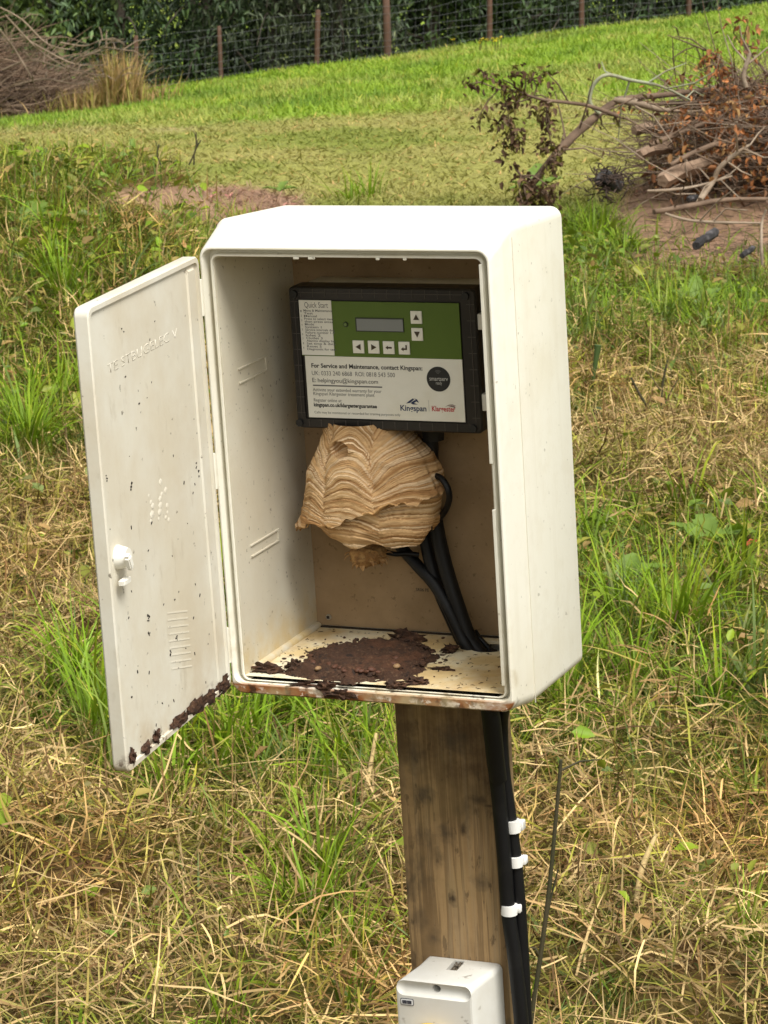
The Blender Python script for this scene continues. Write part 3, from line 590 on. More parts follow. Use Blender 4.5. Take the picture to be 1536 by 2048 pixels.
# burnt root ball
T = Thing('root_ball', 'blackened root ball of burnt roots at the left end of the heap', 'root ball', W(1220, 385, 13.0))
mb = MB(); b = bmesh.new(); bmesh.ops.create_icosphere(b, subdivisions=3, radius=.055)
c = W(1218, 362, 13.0)
for v in b.verts:
    k = 1 + .8 * (float(fbm(v.co.x * 30 + 5, v.co.z * 30 + v.co.y * 19, 3, 3)) - .5) * 2; v.co = Vector((v.co.x * 1.1, v.co.y, v.co.z * .85)) * k
mb.bm(b, Matrix.Translation(c)); T.part('burnt_core', mb, char_m)
rb_m = mat('burnt_root', (.05, .033, .026), .9, [dict(scale=30, lo=.45, hi=.7, col=(.10, .065, .045))])
mb = MB()
for i in range(150):
    q = c + Vector((random.gauss(0, .042), random.gauss(-.01, .04), random.gauss(0, .034))); d = Vector((random.uniform(-1, 1), random.uniform(-1, 1), random.uniform(-.8, .8))).normalized() * random.uniform(.015, .04)
    mb.tube([q - d, q + Vector((random.uniform(-.008, .008), 0, random.uniform(-.008, .008))), q + d], [.0022, .0034, .0012], 4, cap=False)
T.part('root', mb, rb_m, kind='stuff')

# ---------------------------------------------------------------- single plants in the grass
def plant_base(u, v):
    d = AX @ Vector(((u - 768) / FPX, (v - 1024) / FPX, 1)); Y = 3.8
    while Y < 60 and CAM_H + d.z / d.y * Y > ground_z(d.x / d.y * Y, Y): Y += .01
    return Vector((d.x / d.y * Y, Y, float(ground_z(d.x / d.y * Y, Y))))
dock_m = mat('dock_leaf', (.125, .20, .028), .5, [dict(scale=30, lo=.4, hi=.7, col=(.19, .27, .06), amt=.6)], trans=.2, spec=.3)
def big_leaf(p, az, ln, wd, tilt, curl=.7, jag=.12, n=12):
    d = Vector((math.cos(az), math.sin(az), 0)); s = Vector((-math.sin(az), math.cos(az), 0)); V = []; F = []; q = Vector(p); ang = tilt
    for i in range(n + 1):
        t = i / n; wv = wd * (math.sin(math.pi * min(1, t * .93 + .07)) ** .75) * (1 + jag * (1 if i % 2 else -1)) if i < n else .001
        up = Vector((0, 0, 1)) * math.cos(ang) - d * math.sin(ang)
        for k, f in ((-1, .25), (-.5, .1), (0, 0), (.5, .1), (1, .25)): V.append(q + s * wv * k * .5 + up * wv * f * .8 + Vector((0, 0, random.uniform(-.1, .1) * wv * abs(k))))
        q = q + (d * math.cos(ang) + Vector((0, 0, 1)) * math.sin(ang)) * (ln / n); ang -= curl / n
        if i:
            for k in range(4): a = (i - 1) * 5 + k; F.append((a, a + 1, a + 6, a + 5))
    return V, F
def leafy(name, label, u, v, specs, cat='plant', m=dock_m, group=None):
    b = plant_base(u, v); T = Thing(name, label, cat, b, group=group)
    for (az, ln, wd, tilt) in specs:
        mb = MB(); mb.add(*big_leaf(b + Vector((0, 0, .03)), rad(az), ln, wd, rad(tilt))); T.part('leaf', mb, m, smooth=180, recalc=False)
    return T
leafy('dock_plant', 'broad jagged dock leaves in lush grass at the right edge', 1405, 1125, [(20, .15, .075, 28), (160, .10, .06, 50), (80, .13, .06, 45), (-30, .10, .05, 20)], group='dock plants in the rough grass')
leafy('dock_plant', 'dock with one wide leaf spread beside the cabinet side', 1245, 1195, [(15, .11, .055, 35), (180, .08, .04, 30), (60, .09, .05, 55)], group='dock plants in the rough grass')
leafy('dock_plant', 'big blue-green dock leaf on the crest of the left bank', 262, 322, [(15, .13, .075, 38), (160, .10, .055, 60), (80, .14, .055, 68)], group='dock plants in the rough grass')
leafy('dock_plant', 'low dark dock rosette on the bank at the left edge', 60, 480, [(30, .17, .10, 30), (150, .15, .09, 30), (80, .17, .09, 50)], group='dock plants in the rough grass')
leafy('dock_plant', 'dark leafy weed at the foot of the leaning branch', 1070, 400, [(30, .18, .09, 40), (150, .16, .08, 35), (80, .2, .08, 60), (200, .14, .07, 30)], group='dock plants in the rough grass')
leafy('dock_plant', 'leafy green weed beside the red soil patch on the bank', 560, 395, [(10, .10, .05, 25), (170, .10, .05, 25), (60, .09, .05, 50)], group='dock plants in the rough grass')
leafy('dock_plant', 'pale green weed rosette in front of the charred soil', 1395, 640, [(40, .14, .07, 50), (140, .14, .07, 45), (90, .16, .06, 65)], group='dock plants in the rough grass')
stalk_m = mat('dark_stalk', (.035, .036, .014), .8, [dict(scale=20, lo=.4, hi=.7, col=(.07, .05, .025))])
wheat_m = mat('pale_stalk', (.48, .36, .16), .6, [dict(scale=20, lo=.4, hi=.7, col=(.36, .25, .10))])
def stalk(name, label, base, pts, r, m, side=(), cat='plant stalk', node=0):
    b = plant_base(*base); P = [b] + [b + Vector(p) for p in pts]; P = spline(P, 6); mb = MB(); rr = lerp_list(r, len(P))
    for i in range(node, len(P), 7):
        if node: rr[i] *= 1.35
    mb.tube(P, rr, 7)
    T = Thing(name, label, cat, b); T.part('stem', mb, m, smooth=60)
    for (t, e) in side:
        p = P[int(t * (len(P) - 1))]; mb = MB(); mb.tube(spline([p, p + Vector(e) * .5 + Vector((0, 0, .004)), p + Vector(e)], 3), [rr[-1] * .8] * 3 + [rr[-1] * .6] * 4, 5); T.part('side_shoot', mb, m, smooth=60)
    return T
def stalk_px(label, name, top, bot, Y, r, m, bend=0, **k):
    A, B = W(*bot, Y), W(*top, Y + k.pop('dy', 0)); b = A.copy(); mid = A.lerp(B, .5) + Vector((bend, 0, 0)); P = spline([A, mid, B], 8)
    T = Thing(name, label, 'plant stalk', A); mb = MB(); rr = lerp_list(r, len(P)); mb.tube(P, rr, 7); T.part('stem', mb, m, smooth=60)
    for (t, e) in k.get('side', ()):
        p = P[int(t * (len(P) - 1))]; mb = MB(); mb.tube([p, p + Vector(e) * .5 + Vector((0, 0, .005)), p + Vector(e)], [r[-1] * .8, r[-1] * .7, r[-1] * .4], 5); T.part('side_shoot', mb, m, smooth=60)
    return T
stalk_px('tall dark dead stalk standing right of the black cables', 'dead_stalk', (1122, 1520), (1058, 2070), 3.7, [.0034, .003, .0022], stalk_m, .004, side=[(.42, (.018, 0, .09)), (.35, (-.014, 0, .012)), (.98, (.05, .01, .012))])
stalk_px('thick pale straw stalk leaning left of the post', 'straw_stalk', (752, 1468), (690, 1720), 4.75, [.0034, .0045, .003], wheat_m, .006, dy=.25, side=[(.7, (-.05, 0, -.02)), (.6, (.03, 0, .05))])
stalk_px('crooked bleached stem lying in the hay at lower right', 'straw_stalk', (1312, 1670), (1272, 1805), 4.25, [.0035, .005, .003], wheat_m, -.006, dy=.15)
stalk_px('dark upright seed stem in the dry grass right of the cabinet', 'dead_stalk', (1335, 720), (1325, 850), 8.6, [.005, .004, .003], stalk_m, -.01, side=[(.5, (-.05, 0, .07)), (.3, (.05, 0, .1))])
stalk_px('dark slanting stem left of the upright seed stem', 'dead_stalk', (1262, 755), (1308, 830), 8.5, [.005, .004, .003], stalk_m, -.005)
stalk_px('taller of two dark spikes on the crest of the left bank', 'dead_stalk', (392, 264), (378, 330), 11, [.003, .003, .002], stalk_m, .012, side=[(.6, (.012, 0, .03)), (.8, (-.012, 0, .03))])
stalk_px('shorter dark spike beside the tall one on the left bank', 'dead_stalk', (402, 280), (388, 330), 11, [.003, .0026, .002], stalk_m, -.01, side=[(.6, (.012, 0, .03)), (.75, (-.01, 0, .028))])
stalk_px('single dark spike left of the pair on the left bank', 'dead_stalk', (318, 288), (322, 330), 11, [.003, .0026, .002], stalk_m, -.01, side=[(.6, (.012, 0, .03)), (.75, (-.01, 0, .028))])
stalk_px('dark blade-like seed head beside the cabinet side wall', 'dead_stalk', (1196, 690), (1180, 800), 8.9, [.004, .006, .011], mat('green_spike', (.05, .09, .02), .7), .0)
# plantain knob, red leaf, yellow flowers
p = plant_base(1196, 880); T = Thing('plantain', 'small dark green plantain head on a thin stem by the cabinet side', 'plant', p)
mb = MB(); mb.tube([p, p + Vector((.002, 0, .04)), p + Vector((-.003, 0, .075))], .0017, 5); T.part('stem', mb, stalk_m)
mb = MB(); b = bmesh.new(); bmesh.ops.create_icosphere(b, subdivisions=2, radius=.013)
for v in b.verts: v.co *= 1 + .15 * random.uniform(-1, 1)
mb.bm(b, Matrix.Translation(p + Vector((-.003, 0, .08)))); T.part('seed_head', mb, mat('plantain_head', (.035, .06, .02), .8))
p = plant_base(1492, 1135) + Vector((0, 0, .05)); mb = MB(); mb.add(*big_leaf(p, .4, .035, .022, .5, n=6)); single('red_leaf', mb, mat('red_leaf', (.42, .06, .035), .6), 'small red leaf under the dock at the right edge', 'leaf', p, smooth=180)
fm = mat('yellow_petal', (.75, .58, .03), .6)
pts = []
for (u, v) in [(963, 100), (972, 103), (985, 98), (996, 101), (1002, 97), (905, 90), (960, 107), (990, 104)]:
    p = plant_base(u, v + 4) + Vector((0, 0, .22)); T = Thing('ragwort', 'little yellow flower head near the fence, ' + ['leftmost of the right-hand cluster', 'second from the left in the cluster', 'middle of the cluster', 'second from the right in the cluster', 'rightmost of all', 'standing alone to the left, nearest the tallest post', 'lowest of the cluster at its left', 'lowest of the cluster at its middle'][len(pts)], 'flower', p - Vector((0, 0, .22)), group='yellow flowers near the fence')
    mb = MB(); mb.tube([p - Vector((0, 0, .22)), p], .006, 4); T.part('stem', mb, stalk_m)
    mb = MB()
    for k in range(7): a = k * .9; mb.add(*big_leaf(p + Vector((random.uniform(-.03, .03), 0, random.uniform(-.02, .02))), a, .04, .025, .3, n=3))
    T.part('petals', mb, fm, kind='stuff'); pts.append(T)

# ================================================================ post, cabinet and what is in it (leaning frame M)
SPK = dict(scale=170, lo=.66, hi=.72, col=(.10, .085, .06), amt=.75, detail=2)
def grp(name, extra=(), base=(.77, .748, .645), rough=.45):
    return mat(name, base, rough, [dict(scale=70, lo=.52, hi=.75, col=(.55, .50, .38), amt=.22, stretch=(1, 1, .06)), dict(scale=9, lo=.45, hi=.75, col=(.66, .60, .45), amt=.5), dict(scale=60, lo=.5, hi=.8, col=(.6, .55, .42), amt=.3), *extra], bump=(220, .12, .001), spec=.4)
shell_m = grp('moulded_plastic', [dict(scale=140, lo=.70, hi=.74, col=(.25, .22, .16), amt=.5, detail=2),
      dict(scale=55, lo=.24, hi=.46, col=(.26, .095, .03), amt=1, mask=((2, .0185, .0155), (1, -.0800, -.0830)), stretch=(.6, 1, 1.5), off=(3, 0, 0)),
      dict(scale=62, lo=.52, hi=.56, col=(.78, .70, .60), amt=.9, mask=((2, .0150, .0120), (1, -.0800, -.0830)), stretch=(1, 1, 1.2), off=(7, 0, 0)), dict(scale=75, lo=.52, hi=.62, col=(.05, .022, .012), amt=.95, mask=((2, .0215, .0175), (1, -.070, -.080))),
      dict(scale=30, lo=.45, hi=.7, col=(.45, .36, .2), amt=.8, mask=((2, .12, .012), (1, -.071, -.078)))])
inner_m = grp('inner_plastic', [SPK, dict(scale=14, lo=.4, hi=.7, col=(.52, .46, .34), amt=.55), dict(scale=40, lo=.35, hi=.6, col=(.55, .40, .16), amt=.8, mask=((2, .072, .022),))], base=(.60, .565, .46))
door_m = grp('door_plastic', [dict(scale=95, lo=.685, hi=.73, col=(.06, .05, .035), amt=.85, detail=3), dict(scale=60, lo=.6, hi=.78, col=(.32, .27, .18), amt=.5, stretch=(1, 1, .45)), dict(scale=10, lo=.42, hi=.7, col=(.55, .48, .35), amt=.65),
      dict(scale=22, lo=.45, hi=.7, col=(.45, .33, .18), amt=.7, mask=((2, .09, .012),)), dict(scale=75, lo=.53, hi=.60, col=(.075, .035, .018), amt=.95, mask=((2, .032, .020),))], base=(.67, .645, .55), rough=.55)
floor_m = grp('floor_plastic', [dict(scale=26, lo=.38, hi=.62, col=(.66, .50, .24), amt=.9), dict(scale=150, lo=.62, hi=.68, col=(.12, .08, .04), amt=.7, detail=4), dict(scale=16, lo=.5, hi=.72, col=(.4, .24, .08), amt=.7)], base=(.74, .69, .52))
mdf_m = mat('brown_board', (.36, .25, .14), .85, [dict(scale=90, lo=.4, hi=.7, col=(.30, .21, .12), amt=.5), dict(scale=12, lo=.4, hi=.7, col=(.20, .13, .06), amt=.7), dict(scale=200, lo=.62, hi=.7, col=(.12, .08, .04), amt=.6)], bump=(300, .1, .001))
CAB = Thing('meter_cabinet', 'cream plastic cabinet with open door fixed to the wooden post', 'cabinet', (0, .085, -.022), M)
mb = MB()
mb.loops([rrect(-.125, .125, -.003, .38, .006, .1655), rrect(-.125, .125, -.003, .38, .006, .0070), rrect(-.1254, .1254, -.0033, .3804, .0062, .0058), rrect(-.1268, .1268, -.0038, .3818, .0068, .0058), rrect(-.1274, .1274, -.0041, .3823, .007, .0068),
          rrect(-.1278, .1278, -.0049, .3827, .008, .013), rrect(-.1312, .1312, -.0052, .3862, .009, .013), rrect(-.1318, .1318, -.0054, .3868, .009, .0025), rrect(-.1326, .1326, -.0062, .3876, .0095, .0004), rrect(-.1338, .1338, -.0132, .3888, .01, .0004),
          rrect(-.1350, .1350, -.0146, .3902, .011, .0018), rrect(-.1356, .1356, -.0152, .3914, .012, .0040), rrect(-.1376, .1376, -.0202, .4052, .012, .0395), rrect(-.1379, .1379, -.0210, .4068, .012, .0415), rrect(-.1383, .1383, -.0216, .4074, .012, .045),
          rrect(-.1383, .1383, -.0222, .3985, .010, .1665), rrect(-.1375, .1375, -.0214, .3976, .010, .1685)], (True, True))
me = mb.v
shell = CAB.part('shell', mb, shell_m, smooth=32)
b = bmesh.new(); b.from_mesh(shell.data)          # open the inner bottom where the floor tray lies over it
kill = [f for f in b.faces if abs(f.normal.z) > .8 and .01 < f.calc_center_median().y + .085 < .17 and -.0035 < f.calc_center_median().z - .022 < -.001 and abs(f.calc_center_median().x) < .11]
bmesh.ops.delete(b, geom=kill, context='FACES'); b.to_mesh(shell.data); b.free()
# thin seam moulded along the right side wall
mb = MB(); mb.box(.1379, .1387, .0440, .0447, -.019, .392); CAB.part('seam', mb, mat('seam_plastic', (.62, .59, .48), .6))
mb = MB(); mb.box(-.1248, .1248, .1632, .1652, .0015, .379); board = CAB.part('back_board', mb, mdf_m)
mb = MB(); mb.box(-.1249, .1249, .1600, .1630, -.0005, .0012); CAB.part('board_gap', mb, mat('dark_gap', (.03, .022, .014), .95))  # near-black strip along the joint of floor and back board
# floor tray with a round cable hole
hc = (.0605, .1345); hr = .0175; n = 40; V = []; F = []
ring = [(hc[0] + hr * math.cos(2 * math.pi * k / n) * 1.05, hc[1] + hr * math.sin(2 * math.pi * k / n)) for k in range(n)]
X0, X1, Y0, Y1 = -.1249, .1249, .0068, .1645
def toedge(a):
    dx, dy = math.cos(a), math.sin(a); t = min([(X1 - hc[0]) / dx if dx > 1e-6 else 9, (X0 - hc[0]) / dx if dx < -1e-6 else 9, (Y1 - hc[1]) / dy if dy > 1e-6 else 9, (Y0 - hc[1]) / dy if dy < -1e-6 else 9]); return hc[0] + dx * t, hc[1] + dy * t
angs = sorted([2 * math.pi * k / n for k in range(n)] + [math.atan2(y - hc[1], x - hc[0]) % (2 * math.pi) for x in (X0, X1) for y in (Y0, Y1)]); n = len(angs)
for a in angs: V.append((hc[0] + hr * 1.05 * math.cos(a), hc[1] + hr * math.sin(a), 0))
for a in angs: V.append((*toedge(a), 0))
for a in angs: V.append((hc[0] + hr * 1.05 * math.cos(a), hc[1] + hr * math.sin(a), -.003))
for k in range(n): j = (k + 1) % n; F += [(k, n + k, n + j, j), (2 * n + k, k, j, 2 * n + j)]
mb = MB(); mb.add(V, F); CAB.part('floor', mb, floor_m)
mb = MB(); mb.tube([(-.1235, .02, .0008), (-.1235, .162, .0008)], .0042, 10); CAB.part('corner_fillet', mb, inner_m, smooth=60)
mb = MB()        # inner cladding of the side walls, 1 mm proud of the shell, which has the dusty finish
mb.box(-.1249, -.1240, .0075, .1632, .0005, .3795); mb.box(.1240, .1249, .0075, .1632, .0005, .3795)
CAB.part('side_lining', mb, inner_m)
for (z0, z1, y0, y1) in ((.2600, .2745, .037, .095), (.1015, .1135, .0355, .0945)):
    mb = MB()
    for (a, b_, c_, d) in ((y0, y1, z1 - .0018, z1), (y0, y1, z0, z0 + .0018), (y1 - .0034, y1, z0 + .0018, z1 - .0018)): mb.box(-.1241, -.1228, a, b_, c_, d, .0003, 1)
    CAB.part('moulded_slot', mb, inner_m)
for (z0, z1) in ((.008, .165), (.205, .376)):      # right hand lip, with the gap the photo shows
    mb = MB(); mb.box(.1236, .1266, .0035, .0062, z0, z1, .0006, 2); CAB.part('edge_lip', mb, shell_m)
mb = MB()
for x in (-.047, -.033, .03, .055): mb.box(x, x + random.uniform(.003, .007), .004, .0056, .3785, .3806, .0005, 1)
CAB.part('moulding_flash', mb, shell_m, kind='stuff')
mb = MB()
c = cabpt(657, 1234, 1, .163); b = bmesh.new(); bmesh.ops.create_cone(b, cap_ends=True, segments=14, radius1=.0032, radius2=.0026, depth=.002); mb.bm(b, Matrix.Translation(c) @ Matrix.Rotation(rad(90), 4, 'X'))
sc = CAB.part('screw', mb, mat('screw_metal', (.5, .47, .4), .4, metal=.7)); mb = MB(); mb.box(c.x - .0014, c.x + .0014, c.y - .0014, c.y - .0009, c.z - .0014, c.z + .0014); CAB.part('screw_slot', mb, mat('dark_slot', (.03, .02, .015), .9), parent=sc)

# text helper: flat print or relief on a plane
def text_mesh(body, width, height=None, extrude=0, bold=0):
    cu = bpy.data.curves.new('print', 'FONT'); cu.body = body; cu.size = 1; cu.extrude = 0; cu.offset = bold; cu.resolution_u = 3
    o = bpy.data.objects.new('print', cu); COL.objects.link(o); dg = bpy.context.evaluated_depsgraph_get()
    me = bpy.data.meshes.new_from_object(o.evaluated_get(dg)); bpy.data.objects.remove(o); bpy.data.curves.remove(cu)
    co = np.zeros(len(me.vertices) * 3); me.vertices.foreach_get('co', co); co = co.reshape(-1, 3)
    x0, x1 = co[:, 0].min(), co[:, 0].max(); sx = width / (x1 - x0); sz = height if height else sx
    co[:, 0] = (co[:, 0] - x0) * sx; co[:, 1] *= sz
    me.vertices.foreach_set('co', co.ravel())
    if extrude:
        b = bmesh.new(); b.from_mesh(me); r = bmesh.ops.extrude_face_region(b, geom=b.faces[:]); bmesh.ops.translate(b, vec=(0, 0, extrude), verts=[g for g in r['geom'] if isinstance(g, bmesh.types.BMVert)])
        bmesh.ops.recalc_face_normals(b, faces=b.faces); b.to_mesh(me); b.free()
    me.update(); return me
def put_text(T, body, u0, u1, v, y, m, name='lettering', h=None, bold=0, parent=None, rise=0):
    "line of print on the vertical plane y, spanning photo pixels u0..u1 with its baseline at v (left end)"
    a = cabpt(u0, v, 1, y); b_ = cabpt(u1, v + rise, 1, y); me = text_mesh(body, b_.x - a.x, h, 0, bold)
    me.transform(Matrix.Translation(Vector((a.x, y, a.z)) - T.base) @ Matrix.Rotation(rad(90), 4, 'X')); return T.part(name, me, m, parent=parent)
ink = mat('print_black', (.02, .02, .02), .6); grey_ink = mat('print_grey', (.12, .12, .115), .6)
put_text(CAB, 'SR06 PE', 832, 858, 1182, .1629, ink, h=.0042)

# door, hinged at the left edge
H0 = Vector((-.1345, .0005, 0)); de = Vector((.0215, -.238, 0)).normalized(); dnn = Vector((-de.y, de.x, 0)); DL = .241; Z0, Z1 = -.0062, .3815
if dnn.x < 0: dnn = -dnn
def DX(): return Matrix(((de.x, dnn.x, 0, H0.x), (de.y, dnn.y, 0, H0.y), (0, 0, 1, 0), (0, 0, 0, 1)))
dm = DX()               # door frame: x along the door from the hinge, y inner face normal, z up
def dl(L): return [tuple(dm @ Vector((p[0], p[1], p[2]))) for p in L]
mb = MB()
mb.loops([dl(rrect(.004, DL, Z0, Z1, .007, -.013)), dl(rrect(.002, DL + .0012, Z0 - .001, Z1 + .001, .008, -.0115)), dl(rrect(.002, DL + .0012, Z0 - .001, Z1 + .001, .008, -.0012)), dl(rrect(.0028, DL, Z0, Z1, .0075, 0)),
          dl(rrect(.006, DL - .0028, Z0 + .004, Z1 - .004, .006, 0)), dl(rrect(.0068, DL - .0036, Z0 + .0048, Z1 - .0048, .0055, -.0022))], (True, True))
door = CAB.part('door', mb, door_m, smooth=35)
mb = MB(); mb.loops([dl(rrect(.0105, .030, Z0 + .008, Z1 - .008, .003, -.0021)), dl(rrect(.012, .0285, Z0 + .0095, Z1 - .0095, .0025, -.0004))], (False, True)); CAB.part('stiffening_rib', mb, door_m, parent=door, smooth=40)
# faint moulded lettering, reversed relief as on the photograph
relief_m = grp('relief_plastic', [SPK], base=(.76, .72, .61))
me = text_mesh('TE STBUGELEC V', .150, .0115, .00013, -.02)
me.transform(Matrix.Translation(dm @ Vector((.208, -.0021, .322)) - CAB.base) @ dm.to_3x3().to_4x4() @ Matrix(((-1, 0, 0, 0), (0, 0, 1, 0), (0, 1, 0, 0), (0, 0, 0, 1)))); CAB.part('moulded_lettering', me, relief_m, parent=door)
mb = MB()
for k in range(9):
    b = bmesh.new(); bmesh.ops.create_cube(b, size=1); mb.bm(b, dm @ Matrix.Translation((.107, -.0020, .092 - .0062 * k)) @ Matrix.Rotation(rad(-14), 4, 'Y') @ Matrix.Diagonal((.046, .00012, .0014, 1)))
for k in range(16):
    b = bmesh.new(); bmesh.ops.create_icosphere(b, subdivisions=1, radius=random.uniform(.0015, .004)); mb.bm(b, dm @ Matrix.Translation((.128 + random.uniform(-.02, .02), -.0022, .192 + random.uniform(-.022, .018))) @ Matrix.Diagonal((1.3, .15, 1, 1)))
CAB.part('moulded_mark', mb, relief_m, parent=door, smooth=40, kind='stuff')
# latch knob
kz = .172; kx = DL - .021
mb = MB(); b = bmesh.new(); bmesh.ops.create_cone(b, cap_ends=True, segments=20, radius1=.0105, radius2=.0080, depth=.010); mb.bm(b, dm @ Matrix.Translation((kx, .0022, kz)) @ Matrix.Rotation(rad(-90), 4, 'X'))
b = bmesh.new(); bmesh.ops.create_cube(b, size=1); bmesh.ops.bevel(b, geom=b.edges[:], offset=.18, segments=2, affect='EDGES'); mb.bm(b, dm @ Matrix.Translation((kx + .006, .010, kz - .002)) @ Matrix.Rotation(rad(22), 4, 'Y') @ Matrix.Diagonal((.007, .005, .014, 1)))
b = bmesh.new(); bmesh.ops.create_cube(b, size=1); bmesh.ops.bevel(b, geom=b.edges[:], offset=.15, segments=2, affect='EDGES'); mb.bm(b, dm @ Matrix.Translation((kx + .004, .004, kz - .019)) @ Matrix.Diagonal((.016, .006, .005, 1)))
CAB.part('latch_knob', mb, mat('white_nylon', (.80, .78, .70), .35, [dict(scale=60, lo=.5, hi=.8, col=(.6, .55, .42), amt=.4)]), parent=door, smooth=40)
mb = MB()
for k in range(46):
    b = bmesh.new(); bmesh.ops.create_icosphere(b, subdivisions=1, radius=random.uniform(.0005, .0012)); px_, pz_ = random.uniform(.02, DL - .01), random.choice([random.uniform(0, .37), random.uniform(.02, .2)])
    mb.bm(b, dm @ Matrix.Translation((px_, -.0020, pz_)) @ Matrix.Rotation(random.uniform(0, 3), 4, 'Y') @ Matrix.Diagonal((1.8, .4, .8, 1)))
for (x_, z_, s_) in ((.182, .222, .0022), (.170, .092, .0016), (.168, .105, .0018), (.20, .07, .0014), (.128, .062, .0018), (.113, .07, .0014), (.040, .205, .0020), (.034, .196, .0016), (.228, .24, .0014)):
    for q in range(5):
        b = bmesh.new(); bmesh.ops.create_icosphere(b, subdivisions=1, radius=s_ * random.uniform(.3, .7)); mb.bm(b, dm @ Matrix.Translation((x_ + random.uniform(-.0022, .0022), -.0020, z_ + random.uniform(-.003, .003))) @ Matrix.Diagonal((1.2, .5, 1, 1)))
CAB.part('fly_specks', mb, mat('speck', (.025, .02, .015), .8), parent=door, kind='stuff')
for z0 in (.03, .19, .345):
    mb = MB(); mb.tube([(-.1362, -.001, z0 - .016), (-.1362, -.001, z0 + .016)], .0028, 10); CAB.part('hinge', mb, shell_m, smooth=40)

# dark droppings along the bottom rim of the door
drop_m = mat('dark_droppings', (.028, .0135, .0075), .85, [dict(scale=160, lo=.4, hi=.7, col=(.085, .038, .019)), dict(scale=300, lo=.6, hi=.75, col=(.3, .2, .11), amt=.6)], bump=(260, .9, .002))
def clump(label, mx, rx, ry, rz, group, name='dropping_clump', sub=3):
    b = bmesh.new(); bmesh.ops.create_icosphere(b, subdivisions=sub, radius=1); s_ = random.uniform(0, 99)
    for v in b.verts:
        n_ = v.co.copy(); k = 1 + 2.2 * (float(fbm(n_.x * 3.2 + s_, n_.y * 2.2 + n_.z * 3.6, 5, 4)) - .5) + random.uniform(-.28, .28); v.co = Vector((n_.x * rx * k, n_.y * ry * k, n_.z * rz * k))
    mb = MB(); mb.bm(b, mx); p = mx.translation; return single(name, mb, drop_m, label, 'debris', p, M, group, smooth=50)
DLAB = ['lowest dark clump at the outer bottom corner of the door', 'second dark clump up from the outer bottom corner of the door', 'small dark clump third along the bottom rim of the door', 'flattened brown smear midway along the bottom rim of the door', 'biggest dark brown clump on the bottom rim of the door', 'dark clump next to the hinge end of the door rim', 'dark clump tucked in the bottom hinge corner of the door']
for lab, (x_, z_, a, c_) in zip(DLAB, [(.228, .006, .0055, .009), (.199, .0035, .0075, .006), (.175, .006, .0065, .0065), (.128, .003, .012, .005), (.085, .004, .015, .0075), (.050, .002, .012, .006), (.020, .003, .012, .0075)]):
    clump(lab, dm @ Matrix.Translation((x_, -.0012, z_ - .003)), a * random.uniform(.9, 1.5), .0024, c_ * random.uniform(.6, 1.1), 'dark droppings along the door rim')

# ---- control panel
PY = .100
PB = cabpt(770, 860, 1, PY)
PAN = Thing('control_panel', 'dark framed treatment plant control panel with green and white face inside the cabinet', 'control panel', (-.01, .13, .2075), M)
tl, tr = cabpt(576, 573, 1, PY), cabpt(951, 578, 1, PY); bl, br_ = cabpt(594, 857, 1, PY), cabpt(965, 867, 1, PY)
px0, px1 = (tl.x + bl.x) / 2, (tr.x + br_.x) / 2; pz0, pz1 = (bl.z + br_.z) / 2, (tl.z + tr.z) / 2
abs_m = mat('grey_plastic', (.68, .65, .56), .5, [dict(scale=25, lo=.4, hi=.7, col=(.36, .33, .26), amt=.6)])
frame_m = mat('smoked_plastic', (.016, .014, .013), .35, [dict(scale=30, lo=.4, hi=.8, col=(.03, .025, .02), amt=.7)], spec=.3)
mb = MB(); mb.box(px0 + .002, px1 - .002, PY + .022, .1628, pz0 + .002, pz1 - .002, .004, 3); PAN.part('back_box', mb, abs_m, smooth=40)
mb = MB()
gx0, gz1 = cabpt(598, 602, 1, PY).x, cabpt(760, 604, 1, PY).z; gx1, gz0 = cabpt(931, 843, 1, PY).x, cabpt(770, 839, 1, PY).z
mb.loops([rrect(px0, px1, pz0, pz1, .005, PY + .022), rrect(px0, px1, pz0, pz1, .005, PY + .002), rrect(px0 + .0015, px1 - .0015, pz0 + .0015, pz1 - .0015, .004, PY), rrect(gx0 - .0015, gx1 + .0015, gz0 - .0015, gz1 + .0015, .001, PY), rrect(gx0 - .0012, gx1 + .0012, gz0 - .0012, gz1 + .0012, .001, PY + .002)], (True, True))
cover = PAN.part('cover', mb, frame_m, smooth=35)
mb = MB()          # moulded ribs that show through the smoked cover
rx = [px0 + .0028, px0 + .0072]; 
for k in range(14): x = px0 + .012 + k * (px1 - px0 - .024) / 13; mb.box(x, x + .0006, PY - .0004, PY + .001, pz1 - .0095, pz1 - .0018); mb.box(x, x + .0006, PY - .0004, PY + .001, pz0 + .0018, pz0 + .0085)
for k in range(8): z = pz0 + .014 + k * (pz1 - pz0 - .028) / 7; mb.box(px0 + .0018, px0 + .0092, PY - .0004, PY + .001, z, z + .0006); mb.box(px1 - .0092, px1 - .0018, PY - .0004, PY + .001, z, z + .0006)
mb.box(px0 + .010, px1 - .010, PY - .0005, PY + .001, pz1 - .0056, pz1 - .0050); mb.box(px0 + .0054, px0 + .006, PY - .0005, PY + .001, pz0 + .01, pz1 - .01); mb.box(px1 - .006, px1 - .0054, PY - .0005, PY + .001, pz0 + .01, pz1 - .01)
PAN.part('cover_rib', mb, mat('rib_plastic', (.062, .052, .045), .5), parent=cover, kind='stuff')
for (u, v) in ((588, 588), (931, 592), (600, 845), (947, 857)):
    c = cabpt(u, v, 1, PY); mb = MB(); b = bmesh.new(); bmesh.ops.create_cone(b, cap_ends=True, segments=16, radius1=.0038, radius2=.0034, depth=.003); mb.bm(b, Matrix.Translation((c.x, PY - .0004, c.z)) @ Matrix.Rotation(rad(90), 4, 'X')); PAN.part('corner_screw', mb, mat('black_plastic', (.012, .012, .012), .4), smooth=40)
